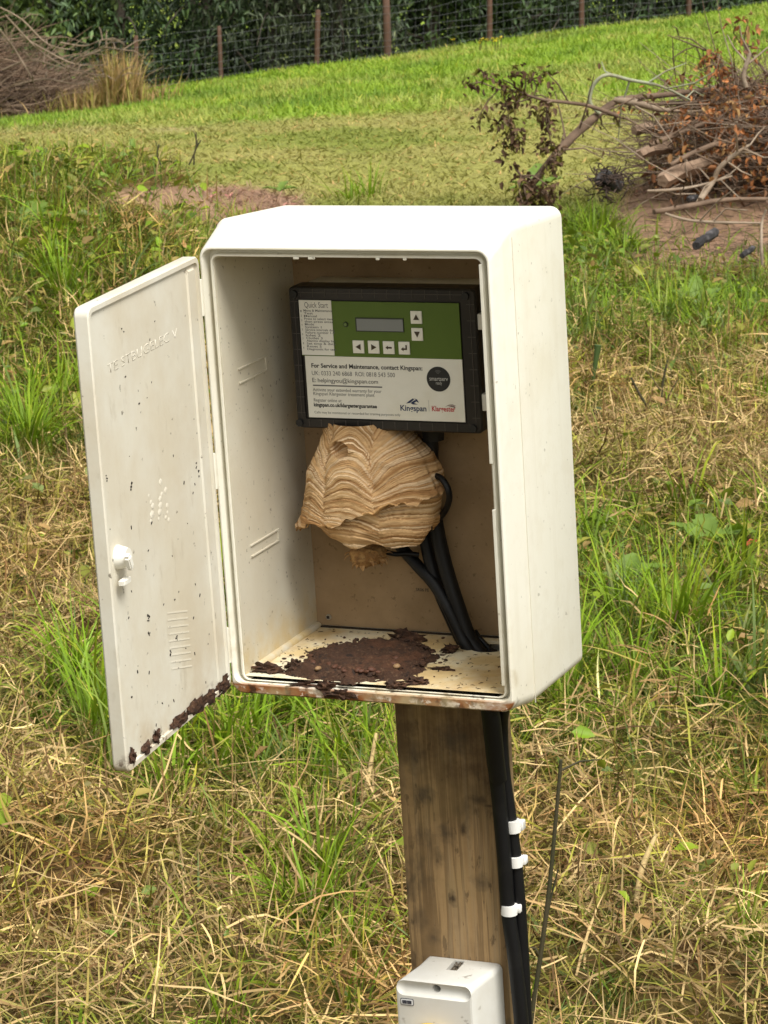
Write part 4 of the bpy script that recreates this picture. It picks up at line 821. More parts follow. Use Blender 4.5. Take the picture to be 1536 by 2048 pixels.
# face: green and white halves
gmid = cabpt(770, 715, 1, PY).z
green_m = mat('green_face', (.075, .13, .012), .45, [dict(scale=18, lo=.4, hi=.7, col=(.09, .15, .018), amt=.5)])
white_m = mat('white_face', (.74, .73, .66), .45, [dict(scale=22, lo=.5, hi=.8, col=(.60, .56, .42), amt=.5)])
mb = MB(); mb.box(gx0, gx1, PY - .0004, PY + .001, gmid, gz1); PAN.part('green_label', mb, green_m)
mb = MB(); mb.box(gx0 + .0022, gx1, PY - .00045, PY + .001, gz0, gmid - .0001); white = PAN.part('white_label', mb, white_m)
FY = PY - .0009
def rect_px(name, u0, v0, u1, v1, y, d, m, parent=None, r=0):
    a, b_ = cabpt(u0, v0, 1, y), cabpt(u1, v1, 1, y); mb = MB(); mb.box(a.x, b_.x, y, y + d, b_.z, a.z, r, 2); return PAN.part(name, mb, m, parent=parent, smooth=40 if r else None)
stick = rect_px('quick_start_sticker', 597, 600, 669, 711, FY, .0006, mat('sticker_paper', (.76, .75, .69), .5))
disp = rect_px('display_bezel', 710, 635, 808, 665, FY - .0002, .0008, mat('bezel_dark', (.03, .04, .02), .5)); rect_px('display_screen', 712.5, 637.5, 806.5, 663, FY - .0006, .0006, mat('lcd_grey', (.20, .215, .215), .2), parent=disp)
key_m = mat('key_white', (.76, .75, .68), .45); keyink = mat('key_symbol', (.05, .035, .02), .6)
def arrow(kind, w_=.0028):
    if kind == 'up': return [[(-w_, -w_ * .8), (w_, -w_ * .8), (0, w_)]]
    if kind == 'down': return [[(-w_, w_ * .9), (0, -w_), (w_, w_ * .9)]]
    if kind == 'left': return [[(-w_, 0), (w_ * .8, -w_), (w_ * .8, w_)]]
    if kind == 'right': return [[(-w_ * .8, -w_), (w_, 0), (-w_ * .8, w_)]]
    if kind == 'back': return [[(-w_ * 1.1, 0), (-w_ * .2, -w_ * .65), (-w_ * .2, w_ * .65)], [(-w_ * .2, -w_ * .28), (w_ * 1.1, -w_ * .28), (w_ * 1.1, w_ * .28), (-w_ * .2, w_ * .28)]]
    return [[(-w_ * 1.1, -w_ * .3), (-w_ * .2, -w_ * 1), (-w_ * .2, w_ * .35)], [(-w_ * .2, -w_ * .55), (w_ * 1.0, -w_ * .55), (w_ * 1.0, -w_ * .05), (-w_ * .2, -w_ * .05)], [(w_ * .5, -w_ * .05), (w_ * 1.0, -w_ * .05), (w_ * 1.0, w_), (w_ * .5, w_)]]
for (u, v, kd) in ((832, 635, 'up'), (834, 669, 'down'), (716.5, 694, 'left'), (747, 694.5, 'right'), (777, 695.5, 'back'), (808, 696.5, 'enter')):
    k = rect_px('button', u - 12, v - 13, u + 12, v + 13, FY - .0008, .0014, key_m, r=.0004); c = cabpt(u, v, 1, PY - .002); mb = MB()
    for P in arrow(kd): mb.add([(c.x + a, PY - .0020, c.z + b_) for a, b_ in P], [tuple(range(len(P)))])
    PAN.part('arrow', mb, keyink, parent=k)
c = cabpt(692, 648.5, 1, PY); mb = MB(); b = bmesh.new(); bmesh.ops.create_cone(b, cap_ends=True, segments=20, radius1=.0025, radius2=.0022, depth=.001); mb.bm(b, Matrix.Translation((c.x, FY, c.z)) @ Matrix.Rotation(rad(90), 4, 'X')); il = PAN.part('indicator_ring', mb, mat('lamp_ring', (.02, .03, .01), .4))
mb = MB(); b = bmesh.new(); bmesh.ops.create_cone(b, cap_ends=True, segments=20, radius1=.0018, radius2=.0015, depth=.0012); mb.bm(b, Matrix.Translation((c.x, FY - .0004, c.z)) @ Matrix.Rotation(rad(90), 4, 'X')); PAN.part('indicator_lens', mb, mat('lamp_lens', (.11, .17, .05), .2), parent=il)
# print
TY = PY - .00062; SY = FY - .00008
put_text(PAN, 'Quick Start', 609, 656, 615, SY, grey_ink, h=.0072, parent=stick)
qs = ['Menu & Maintenance', 'Test', 'Manual', 'Press to select item', 'then press enter', 'Mode', 'System 1', 'Service intervals due', 'Failure number 1-9', 'Inlet 2', 'Outlet 3', 'Alarms display list', 'Set time & date', 'Reset 5', 'Diagnostic for test']
for i, t in enumerate(qs): put_text(PAN, t, 607 + i * .55, 607 + i * .55 + min(58, 3.6 * len(t) + 4), 623 + i * 5.5, SY, grey_ink, h=.0029, bold=.012, parent=stick)
for i in range(9): put_text(PAN, str(i + 1), 601 + i * .7, 603 + i * .7, 624 + i * 9.2, SY, grey_ink, h=.0026, parent=stick)
put_text(PAN, 'For Service and Maintenance, contact Kingspan:', 623, 845, 735, TY, ink, h=.0056, bold=.022, parent=white, rise=6)
put_text(PAN, 'UK: 0333 240 6868  ROI: 0818 543 500', 624, 790, 750, TY, grey_ink, h=.0058, parent=white, rise=4)
put_text(PAN, 'E: helpingyou@kingspan.com', 625, 756, 764, TY, ink, h=.0056, parent=white, rise=3)
rect_px('rule', 626, 771.8, 764, 773.2, TY, .0003, grey_ink, white)
put_text(PAN, 'Activate your extended warranty for your', 626, 763, 782, TY, grey_ink, h=.0044, parent=white, rise=3)
put_text(PAN, 'Kingspan Klargester treatment plant', 627, 749, 790, TY, grey_ink, h=.0044, parent=white, rise=3)
put_text(PAN, 'Register online at:', 628, 684, 803, TY, grey_ink, h=.0044, parent=white, rise=1)
put_text(PAN, 'kingspan.co.uk/klargesterguarantee', 628, 754, 812.5, TY, ink, h=.0048, bold=.03, parent=white, rise=3)
put_text(PAN, 'Calls may be monitored or recorded for training purposes only', 629, 801, 826.5, TY, grey_ink, h=.0032, parent=white, rise=5)
navy = mat('print_navy', (.02, .035, .09), .6); redp = mat('print_red', (.45, .03, .03), .6)
put_text(PAN, 'Kingspan', 801, 853, 821, TY, navy, h=.0072, bold=.02, parent=white, rise=2, name='logo_lettering')
put_text(PAN, 'Klargester', 864, 911, 822, TY, redp, h=.0066, bold=.02, parent=white, rise=2, name='logo_lettering')
rect_px('rule', 857.2, 800, 858, 823, TY, .0003, mat('print_faint', (.4, .4, .38), .6), white)
def poly_px(name, pts, m, y=None):
    y = TY if y is None else y; mb = MB()
    for P in pts: mb.add([tuple(cabpt(u, v, 1, y)) for u, v in P], [tuple(range(len(P)))])
    return PAN.part(name, mb, m, parent=white)
poly_px('crest_emblem', [[(812, 807), (818, 802), (825, 797), (829, 798), (826, 801), (820, 806)], [(821, 806), (828, 801), (834, 799), (838, 806), (833, 803), (828, 806), (836, 809), (826, 809)], [(828, 797), (833, 798.5), (837, 803), (833, 801)]], navy)
poly_px('crest_emblem', [[(890, 813.5), (898, 809.5), (905, 809), (913, 812), (905, 811), (898, 811.3)], [(896, 814), (903, 812), (910, 813), (911, 816), (904, 814)]], mat('print_brown', (.12, .05, .045), .6))
c = cabpt(877.5, 758, 1, PY); mb = MB(); b = bmesh.new(); bmesh.ops.create_cone(b, cap_ends=True, segments=48, radius1=.0112, radius2=.0112, depth=.0006); mb.bm(b, Matrix.Translation((c.x, PY - .0005, c.z)) @ Matrix.Rotation(rad(90), 4, 'X')); bd = PAN.part('round_badge', mb, mat('badge_black', (.016, .017, .018), .45))
BY = PY - .00088; badge_w = mat('badge_print', (.42, .42, .40), .6)
put_text(PAN, 'smartserv', 859, 896, 761, BY, badge_w, h=.0054, bold=.01, parent=bd, rise=1); put_text(PAN, 'ready', 872, 884, 769, BY, badge_w, h=.0042, parent=bd)
mb = MB()
for q, rr in enumerate((.0016, .0028, .004)):
    cz = cabpt(876, 749, 1, BY); P = [(cz.x + rr * math.cos(a), BY, cz.z + rr * math.sin(a)) for a in np.linspace(.8, 2.35, 8)] + [(cz.x + (rr - .0006) * math.cos(a), BY, cz.z + (rr - .0006) * math.sin(a)) for a in np.linspace(2.35, .8, 8)]
    for k in range(7): mb.add([P[k], P[k + 1], P[14 - k], P[15 - k]], [(0, 1, 2, 3)])
PAN.part('signal_emblem', mb, mat('badge_dim', (.10, .10, .10), .6), parent=bd)
for (v0, v1) in ((629, 661), (789, 823)):
    a, b_ = cabpt(949, v0, 1, PY), cabpt(953, v1, 1, PY); o = .0035 if v0 > 700 else 0
    mb = MB(); mb.box(a.x + o, a.x + o + .0105, PY + .002, PY + .022, b_.z, a.z, .001, 2); PAN.part('hinge_clip', mb, mat('clip_plastic', (.62, .60, .54), .45), smooth=40)

# ---- hornet nest
cx0, cy0 = -.040, .118
nest_m = mat('nest_paper', (0, 0, 0), .85, attr='Col', spec=.15, bump=(420, .35, .0008))
PAL = np.array([[.60, .40, .205], [.50, .31, .145], [.67, .475, .27], [.54, .345, .17], [.72, .54, .34], [.36, .205, .088]])
DKB = np.array([.20, .10, .038])
CREASE = np.array([-.128, -.0955, -.0665, -.0225, .050])
def nest_pattern(x, y, z, s):
    xw = x + .010 * (fbm(x * 30, z * 30 + y * 20, 3 + s, 3) - .5) - .10 * (.17 - z) * (x > -.045)
    zw = z + .007 * (fbm(x * 28 + 9, z * 40 + y * 20, 13 + s, 3) - .5)
    i = np.clip(np.searchsorted(CREASE, xw) - 1, 0, len(CREASE) - 2); a, b_ = CREASE[i], CREASE[i + 1]; xm = (a + b_) / 2; hw = (b_ - a) / 2; q = np.clip((xw - xm) / hw, -1, 1)
    up = sm(.128, .165, z)
    f = zw + (.0035 + (.010 + .010 * (hw / .036)) * up) * q ** 2 + .004 * (1 - up) * q
    fw_ = f + .004 * (fbm(x * 50 + 3, z * 70, 152, 2) - .5); tier = np.floor(fw_ / .0092 + i * .37); tf = fw_ / .0092 + i * .37 - tier              # overlapping ledges of several stripes each
    ph = f / .0017 + 1.6 * fbm(x * 60, z * 110, 23 + s, 3) + i * .37
    k = np.floor(ph); fr = ph - k; r1 = hash2(k, i.astype(float), 5 + s)
    c = PAL[(r1 * len(PAL)).astype(int) % len(PAL)] * (.88 + .22 * hash2(k, i.astype(float), 50 + s))[:, None]
    line = sm(.60, .85, fr) * (.35 + .65 * (hash2(k, i.astype(float), 61) > .5)) * sm(.35, .6, fbm(x * 45, z * 60, 66, 3))
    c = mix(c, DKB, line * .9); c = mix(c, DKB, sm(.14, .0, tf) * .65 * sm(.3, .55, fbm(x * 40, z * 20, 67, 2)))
    c = c * (.82 + .36 * fbm(x * 160, z * 420, 77, 2))[:, None]
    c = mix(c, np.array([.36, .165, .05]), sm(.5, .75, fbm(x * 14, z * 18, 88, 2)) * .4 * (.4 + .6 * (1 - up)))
    h = .0004 * (1 - fr) + .0010 * (fbm(x * 90, z * 160, 145, 2) - .5) + -.0008 * sm(.2, 0, tf) + .0008 * tf * (.5 + hash2(tier, i.astype(float), 90)) + .0042 * (1 - q ** 2) * up - .0010 * sm(.8, 1, np.abs(q)) * up + .009 * (fbm(x * 22, z * 22 + y * 25, 44, 3) - .5)
    rr = np.hypot((x + .0520) / 1.2, z - .1915); arch = (z > .1905) * np.exp(-((rr - .0085) / .0022) ** 2); hol = (rr < .0085) * (z > .183)
    h = h + (y < .118) * (.0035 * arch - .0045 * hol * sm(.0085, .005, rr)); c = mix(c, DKB, hol * sm(.0085, .006, rr) * .5 * (y < .118))  # shade inside the arch hollow is also put into the paper colour
    return c, h
def shell_surface(zfun, prof, nth, nt_, s, exp=2.3, inner=False):
    th = np.linspace(0, 2 * np.pi, nth, endpoint=False); t = np.linspace(0, 1, nt_); T_, TH = np.meshgrid(t, th, indexing='ij')
    ct, st = np.cos(TH), np.sin(TH); q = (np.abs(ct) ** exp + np.abs(st) ** exp) ** (-1 / exp)
    rx_ = np.interp(T_, *prof[0]); ry_ = np.interp(T_, *prof[1]); ox = np.interp(T_, *prof[2]); oy = np.interp(T_, *prof[3])
    x = ox + rx_ * q * ct; y = oy + ry_ * q * st; z = zfun(TH, T_)
    P = np.stack([x, y, z], -1).reshape(-1, 3); c, h = nest_pattern(P[:, 0], P[:, 1], P[:, 2], s)
    nx = (q * ct / rx_).ravel(); ny = (q * st / ry_).ravel(); nn = np.sqrt(nx ** 2 + ny ** 2); P[:, 0] += h * nx / nn; P[:, 1] += h * ny / nn
    P[:, 1] = np.minimum(P[:, 1], .1628); P[:, 0] = np.maximum(P[:, 0], -.1235)
    i = (np.arange(nt_ - 1)[:, None] * nth + np.arange(nth)[None]).ravel(); jn = (np.arange(nt_ - 1)[:, None] * nth + (np.arange(nth)[None] + 1) % nth).ravel()
    return P, np.stack([i, jn, jn + nth, i + nth], 1), c
NEST = Thing('hornet_nest', 'striped tan paper hornet nest hanging under the control panel', 'nest', (cx0, cy0, .09), M)
def add_np(T, name, P, F, c, m, parent=None):
    q = np_mesh(name, P - np.array(T.base[:]), F, c, None, True); me = q.data; bpy.data.objects.remove(q); return T.part(name, me, m, parent=parent)
def rim(TH): return .1315 + .0190 * np.cos(TH) + .0022 * np.sin(TH * 5 + 1) + .0016 * np.sin(TH * 11) + .0012 * np.sin(TH * 23 + 2) + .0008 * np.sin(TH * 41) - .001 * np.exp(-((np.mod(TH, 6.283) - 3.4) / .35) ** 2)
def zA(TH, T_): return .212 + (rim(TH) - .212) * T_
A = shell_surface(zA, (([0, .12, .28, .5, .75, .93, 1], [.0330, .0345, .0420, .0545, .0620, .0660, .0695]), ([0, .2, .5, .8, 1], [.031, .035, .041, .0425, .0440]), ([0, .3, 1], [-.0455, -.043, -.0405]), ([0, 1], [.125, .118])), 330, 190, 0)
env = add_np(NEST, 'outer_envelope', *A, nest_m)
def rimB(TH):
    w_ = np.mod(TH + np.pi, 2 * np.pi) - np.pi
    return .1015 + .0024 * np.sin(TH * 4 + .6) + .0016 * np.sin(TH * 9 + 2) + .009 * np.exp(-((np.mod(TH, 6.283) - 3.75) / .5) ** 2) + .014 * np.exp(-(w_ / .45) ** 2)
def zB(TH, T_): return .165 + (rimB(TH) - .165) * T_
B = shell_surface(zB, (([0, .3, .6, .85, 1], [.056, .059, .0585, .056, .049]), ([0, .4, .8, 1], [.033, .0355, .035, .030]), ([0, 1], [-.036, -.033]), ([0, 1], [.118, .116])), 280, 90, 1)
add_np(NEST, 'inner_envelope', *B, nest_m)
# rolled lip of the outer sheet, dark ragged inner ceiling and the comb below it
mb = MB(); th = np.linspace(0, 2 * np.pi, 120); q = (np.abs(np.cos(th)) ** 2.3 + np.abs(np.sin(th)) ** 2.3) ** (-1 / 2.3)
lipm = mat('nest_lip', (.40, .22, .085), .9, [dict(scale=300, lo=.4, hi=.7, col=(.58, .38, .17)), dict(scale=90, lo=.5, hi=.7, col=(.22, .11, .04), amt=.7)])
mb.tube([(max(-.1225, -.0405 + .0692 * a * math.cos(t)), min(.1615, .118 + .0438 * a * math.sin(t)), float(rim(np.array(t))) + .0005) for t, a in zip(th, q)], [.0014 + .0007 * math.sin(t * 9) for t in th], 6, cap=False, jit=.25); NEST.part('envelope_lip', mb, lipm, smooth=60)
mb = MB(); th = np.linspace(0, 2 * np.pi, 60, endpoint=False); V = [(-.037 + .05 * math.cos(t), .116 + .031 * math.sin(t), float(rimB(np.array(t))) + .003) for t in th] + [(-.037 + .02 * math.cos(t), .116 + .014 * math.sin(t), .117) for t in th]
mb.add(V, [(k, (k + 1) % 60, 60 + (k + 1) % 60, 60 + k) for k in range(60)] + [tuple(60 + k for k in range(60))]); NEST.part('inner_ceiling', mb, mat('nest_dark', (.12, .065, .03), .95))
mb = MB(); c = cabpt(735, 1106, 1, .118)
comb_m = mat('nest_comb', (.30, .155, .055), .9, [dict(scale=160, lo=.4, hi=.65, col=(.46, .28, .11)), dict(scale=300, lo=.55, hi=.7, col=(.12, .06, .025))], bump=(240, .8, .002))
b = bmesh.new(); bmesh.ops.create_icosphere(b, subdivisions=4, radius=1)
for v in b.verts:
    k = 1 + .55 * (float(fbm(v.co.x * 3 + 4, v.co.z * 3 + v.co.y * 3.3, 9, 4)) - .5) + .05 * math.sin(v.co.x * 25) * math.sin(v.co.z * 25 + v.co.y * 20); v.co = Vector((v.co.x * .0165, v.co.y * .014, v.co.z * .0125)) * k
mb.bm(b, Matrix.Translation(c)); mb.tube([c + Vector((0, 0, .006)), c + Vector((-.002, 0, .02))], .010, 10); NEST.part('comb', mb, comb_m, smooth=60)
mb = MB()
for k in range(30):
    a = random.uniform(0, 6.283); ph = random.uniform(-.9, .2); p = c + Vector((math.cos(a) * math.cos(ph) * .0165, math.sin(a) * math.cos(ph) * .014, math.sin(ph) * .0125)); mb.add(*big_leaf(p, a + random.uniform(-1, 1), random.uniform(.004, .008), random.uniform(.003, .006), random.uniform(-.8, .5), n=3))
NEST.part('paper_flake', mb, lipm, kind='stuff')

# ---- cables
cable_m = mat('black_cable', (.004, .004, .0045), .5, [dict(scale=40, lo=.55, hi=.8, col=(.015, .014, .012), amt=.6)], spec=.3)
def cab_line(name, label, pts, r, extra=()):
    P = spline([cabpt(u, v, 1, y) for u, v, y in pts] + list(extra), 7); rr = lerp_list(r if hasattr(r, '__len__') else [r, r], len(P)); mb = MB(); mb.tube(P, rr, 14)
    return single(name, mb, cable_m, label, 'cable', P[-1], M, smooth=70)
mb = MB(); P = spline([cabpt(978, 1405, 1, .141), cabpt(984, 1450, 1, .143), cabpt(991, 1520, 1, .149), cabpt(997, 1560, 1, .153)], 5); mb.tube(P, lerp_list([.0088, .0088, .0086, .0080], len(P)), 14); single('cable_sleeve', mb, cable_m, 'short black sleeve round the cables just below the cabinet', 'cable sleeve', P[0], M, smooth=60)
hz = [Vector((.0600, .134, -.012)), Vector((.0615, .136, -.05))]
def down(du, y, dv=0): return [cabpt(u + du, v, 1, yy + y) for u, v, yy in ((984, 1440, .142), (989, 1520, .150), (999, 1610, .155), (1009, 1720, .155), (1016, 1820, .155), (1030, 1920, .155), (1044, 2060, .155), (1052, 2200, .155), (1062, 2500, .155))]
cab_line('black_cable', 'thickest black cable, from the panel gland through the floor hole and down the post', [(862, 862, .138), (862, 930, .138), (866, 1000, .140), (876, 1070, .138), (893, 1140, .136), (915, 1210, .133), (940, 1278, .131)], .0070, [Vector((.0560, .131, -.012)), Vector((.0580, .138, -.05))] + down(0, 0))
cab_line('black_cable', 'second black cable behind it, held by the white clips', [(838, 880, .146), (838, 1000, .147), (850, 1075, .146), (868, 1150, .143), (895, 1220, .140), (938, 1300, .137)], .0062, [Vector((.0655, .139, -.012)), Vector((.0680, .146, -.05))] + [cabpt(u, v, 1, .165) for u, v in ((1003, 1450), (1007, 1540), (1021, 1640), (1033, 1740), (1041, 1840), (1047, 1940), (1052, 2060), (1060, 2200), (1068, 2500))])
cab_line('black_cable', 'black cable slanting from under the nest to join the bundle', [(770, 1040, .15), (795, 1085, .146), (832, 1128, .142), (868, 1168, .137), (896, 1215, .130), (922, 1270, .127), (934, 1292, .1255)], [.0054, .0058, .0064], [Vector((.0515, .128, -.012)), Vector((.055, .130, -.03))])
cab_line('thin_cable', 'thin black wire bulging out to the right of the nest', [(852, 905, .128), (862, 945, .122), (884, 958, .112), (898, 985, .108), (895, 1012, .116), (880, 1036, .13)], .0029)
cab_line('thin_cable', 'thin black wire looping from the nest comb to the slanting cable', [(752, 1088, .125), (768, 1102, .126), (790, 1108, .130), (815, 1107, .134), (838, 1110, .138)], .0024)
cab_line('thin_cable', 'short thin wire curling beside the cables at the floor hole', [(950, 1262, .138), (958, 1275, .14), (972, 1290, .139), (978, 1298, .138)], .0024, [Vector((.0655, .130, -.01))])
mb = MB(); c = cabpt(866, 858, 1, .138); mb.tube([(c.x, .138, c.z + .010), (c.x, .138, c.z + .002), (c.x, .138, c.z - .001), (c.x, .138, c.z - .010)], [.0130, .0130, .0110, .0100], 8); single('cable_gland', mb, mat('gland_black', (.012, .012, .012), .5), 'black cable gland under the right end of the control panel', 'cable gland', c, M, smooth=40)
clip_m = mat('clip_white', (.78, .77, .73), .5)
for lab, (u, v, y, r_, du, dv) in zip(('top white cable clip, on the rear black cable', 'middle white cable clip, half hidden behind the front cable', 'lowest white cable clip, wrapped round the front black cable'), ((1025, 1652, .163, .0071, .2, 23), (1030, 1722, .163, .0071, .1, 20), (1018, 1818, .155, .0078, .06, 20))):
    a = cabpt(u, v - dv / 2, 1, y); b_ = cabpt(u + dv * du * .5, v + dv / 2, 1, y); mb = MB(); mb.tube([a, a.lerp(b_, .5), b_], [r_, r_ * 1.02, r_], 18, cap=True)
    mb.box(a.x + r_ * .6, a.x + r_ * 1.35, y + .001, y + .009, b_.z + .001, a.z - .001, .0008, 1)
    single('cable_clip', mb, clip_m, lab, 'cable clip', a, M, group='white clips on the cables', smooth=45)

# ---- debris on the cabinet floor
n = 110; gx, gy = np.meshgrid(np.linspace(-.115, .055, n), np.linspace(.003, .150, n)); X_, Y_ = gx.ravel(), gy.ravel()
rr = np.sqrt(((X_ + .030) / .062) ** 2 + ((Y_ - .070) / .064) ** 2); e = rr + .42 * (fbm(X_ * 45, Y_ * 45, 7, 4) - .5) - .35 * np.exp(-((X_ + .085) / .035) ** 2 - ((Y_ - .022) / .016) ** 2)
h = .0065 * np.clip(1 - e ** 2, -.3, 1) ** 1.0 if False else .0075 * sm(1.06, .55, e) - .0012
h = h * 1.35 + (h > -.0005) * (.0085 * (fbm(X_ * 150, Y_ * 150, 17, 4) - .45))
P = np.stack([X_, Y_, h], 1); i = (np.arange(n - 1)[:, None] * n + np.arange(n - 1)[None]).ravel(); F = np.stack([i, i + 1, i + n + 1, i + n], 1)
keep = (h[F] > -.0008).any(1); F = F[keep]
DEB = Thing('debris_mound', 'dark brown mound of droppings and nest litter on the cabinet floor', 'debris', (-.03, .07, 0), M)
q = np_mesh('litter_crust', P - np.array(DEB.base[:]), F, None, None, False); me = q.data; bpy.data.objects.remove(q)
DEB.part('litter_crust', me, mat('litter', (.038, .017, .008), .9, [dict(scale=70, lo=.45, hi=.7, col=(.048, .022, .012)), dict(scale=330, lo=.55, hi=.72, col=(.15, .09, .05), amt=.6), dict(scale=38, lo=.5, hi=.66, col=(.085, .032, .012), amt=.45), dict(scale=110, lo=.56, hi=.66, col=(.012, .007, .005), amt=.9)], bump=(420, .7, .002)))
pel_m = mat('pale_pellet', (.26, .17, .085), .6, [dict(scale=120, lo=.4, hi=.7, col=(.22, .12, .055))]); pel_d = mat('brown_pellet', (.085, .034, .018), .65, [dict(scale=120, lo=.4, hi=.7, col=(.07, .03, .018))])
b = bmesh.new(); bmesh.ops.create_icosphere(b, subdivisions=2, radius=1); b.to_mesh(m1 := bpy.data.meshes.new('pellet')); b.free(); m1.polygons.foreach_set('use_smooth', [True] * len(m1.polygons)); m2 = m1.copy(); m1.materials.append(pel_m); m2.materials.append(pel_d)
for k in range(26):
    pale = k < 6
    if k < 2: x, y = ((-.047, .1), (-.018, .097))[k]
    else: x = random.gauss(-.03, .03); y = random.gauss(.026, .012) if k < 30 else random.gauss(.06, .025)
    if ((x + .03) / .062) ** 2 + ((y - .07) / .064) ** 2 > 1.0: x, y = -.03 + random.uniform(-.04, .04), .028 + random.uniform(0, .02)
    o = bpy.data.objects.new('pellet', m1 if pale else m2); COL.objects.link(o); o.parent = DEB.o
    s_ = random.uniform(.7, 1.25) * (1.15 if k < 2 else 1); o.scale = (.0040 * s_ * random.uniform(.7, 1.2), .0026 * s_, .0020 * s_); o.location = (x + .03, y - .07, .0072); o.rotation_euler = (random.uniform(-.3, .3), random.uniform(-.3, .3), random.uniform(0, 3))
mb = MB()
for k in range(420):
    a = random.uniform(0, 6.283); r_ = abs(random.gauss(.75, .28)); x, y = -.030 + .062 * r_ * math.cos(a), .070 + .060 * r_ * math.sin(a)
    if not (-.118 < x < .05 and .006 < y < .155): continue
    s_ = random.uniform(.0007, .0024) * (1.1 if r_ < 1 else .8); b = bmesh.new(); bmesh.ops.create_icosphere(b, subdivisions=1, radius=s_)
    for v in b.verts: v.co *= random.uniform(.6, 1.4)
    mb.bm(b, Matrix.Translation((x, y, (.0065 if r_ < .7 else .0045 if r_ < .95 else .0006))) @ Matrix.Rotation(random.uniform(0, 3), 4, 'Z') @ Matrix.Diagonal((1.5, .9, .7, 1)))
DEB.part('crumb', mb, drop_m, kind='stuff')
FL = [('dark dropping clump in the left front corner of the cabinet floor', (-.107, .022, .002), (.016, .006, .005)), ('small dark clump just right of the left front corner clump', (-.082, .026, .002), (.008, .006, .005)), ('dark crumb left of the debris mound on the cabinet floor', (-.090, .036, .002), (.006, .005, .005)),
      ('dark crumb on the pale floor behind left of the mound', (-.085, .084, .001), (.010, .006, .003)), ('dark clump near the floor hole right of the mound', (.031, .112, .002), (.0065, .007, .005)), ('low brown crumb right of the mound at its front', (.036, .020, .001), (.010, .006, .0035)),
      ('brown crumb at the right front of the cabinet floor', (.022, .010, .001), (.010, .004, .003)), ('thin dark streak of litter right of the mound', (.045, .060, .001), (.010, .003, .002)), ('dark litter heap against the back board', (-.024, .138, .002), (.014, .007, .006)), ('black litter crumb on the sill below the mound', (-.045, .002, -.004), (.008, .004, .006)), ('rusty litter smear on the outer sill of the cabinet', (-.028, -.001, -.0085), (.012, .0025, .004)), ('flat dark crumb on the sill at the left', (-.066, .006, -.004), (.011, .004, .002))]
for lab, p, s_ in FL: clump(lab, Matrix.Translation(p), *s_, 'dropping clumps on the cabinet floor')
mb = MB()
for k in range(260):
    x = random.uniform(-.118, .115); y = random.uniform(.010, .155)
    if ((x - hc[0]) ** 2 + (y - hc[1]) ** 2) < .00045 or ((x + .03) / .06) ** 2 + ((y - .07) / .062) ** 2 < .9: continue
    a = random.uniform(0, 3.1); ln = random.uniform(.0008, .0030); d = Vector((math.cos(a), math.sin(a) * .7, 0)) * ln; p = Vector((x, y, .0004)); mb.tube([p - d, p + Vector((0, 0, .0004)) + Vector((-d.y, d.x, 0)) * random.uniform(-1.2, 1.2), p + d], [.00015, random.uniform(.0002, .00045), .00015], 4, cap=False)
single('litter_specks', mb, mat('litter_fibre', (.05, .03, .016), .9), 'scattered dark fibres and specks on the cabinet floor', 'debris', (0, .08, 0), M, kind='stuff')

# ---- post
wood_m = mat('post_wood', (.46, .30, .14), .8, [dict(scale=26, lo=.38, hi=.66, col=(.235, .145, .064), stretch=(2.2, 2.2, .25), amt=.7), dict(scale=230, lo=.485, hi=.535, col=(.16, .098, .043), stretch=(1.0, 1.0, .022), amt=.6), dict(scale=120, lo=.5, hi=.68, col=(.38, .28, .16), stretch=(1.6, 1.6, .05), amt=.6), dict(scale=110, lo=.6, hi=.66, col=(.07, .045, .025), stretch=(1, 1, .35), amt=.6), dict(scale=9, lo=.5, hi=.7, col=(.14, .09, .042), amt=.6), dict(scale=21, lo=.55, hi=.68, col=(.055, .045, .03), amt=.8, stretch=(1, 1, .6)),
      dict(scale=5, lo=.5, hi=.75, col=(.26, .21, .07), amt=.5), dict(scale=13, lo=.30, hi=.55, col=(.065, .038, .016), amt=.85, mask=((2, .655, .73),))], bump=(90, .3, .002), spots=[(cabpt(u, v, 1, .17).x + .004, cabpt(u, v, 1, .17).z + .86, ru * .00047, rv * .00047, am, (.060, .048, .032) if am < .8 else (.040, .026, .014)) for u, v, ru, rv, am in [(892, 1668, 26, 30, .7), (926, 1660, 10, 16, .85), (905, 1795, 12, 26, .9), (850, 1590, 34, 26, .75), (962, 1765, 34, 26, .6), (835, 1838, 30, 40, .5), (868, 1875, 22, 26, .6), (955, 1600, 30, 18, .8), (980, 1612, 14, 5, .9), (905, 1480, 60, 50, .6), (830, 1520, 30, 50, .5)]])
bz = -.86
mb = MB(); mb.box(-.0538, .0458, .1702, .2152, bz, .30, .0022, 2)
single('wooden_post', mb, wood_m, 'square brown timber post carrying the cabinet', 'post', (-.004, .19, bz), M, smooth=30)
knot_m = mat('knot', (.055, .033, .018), .85, [dict(scale=120, lo=.4, hi=.7, col=(.11, .06, .03))])

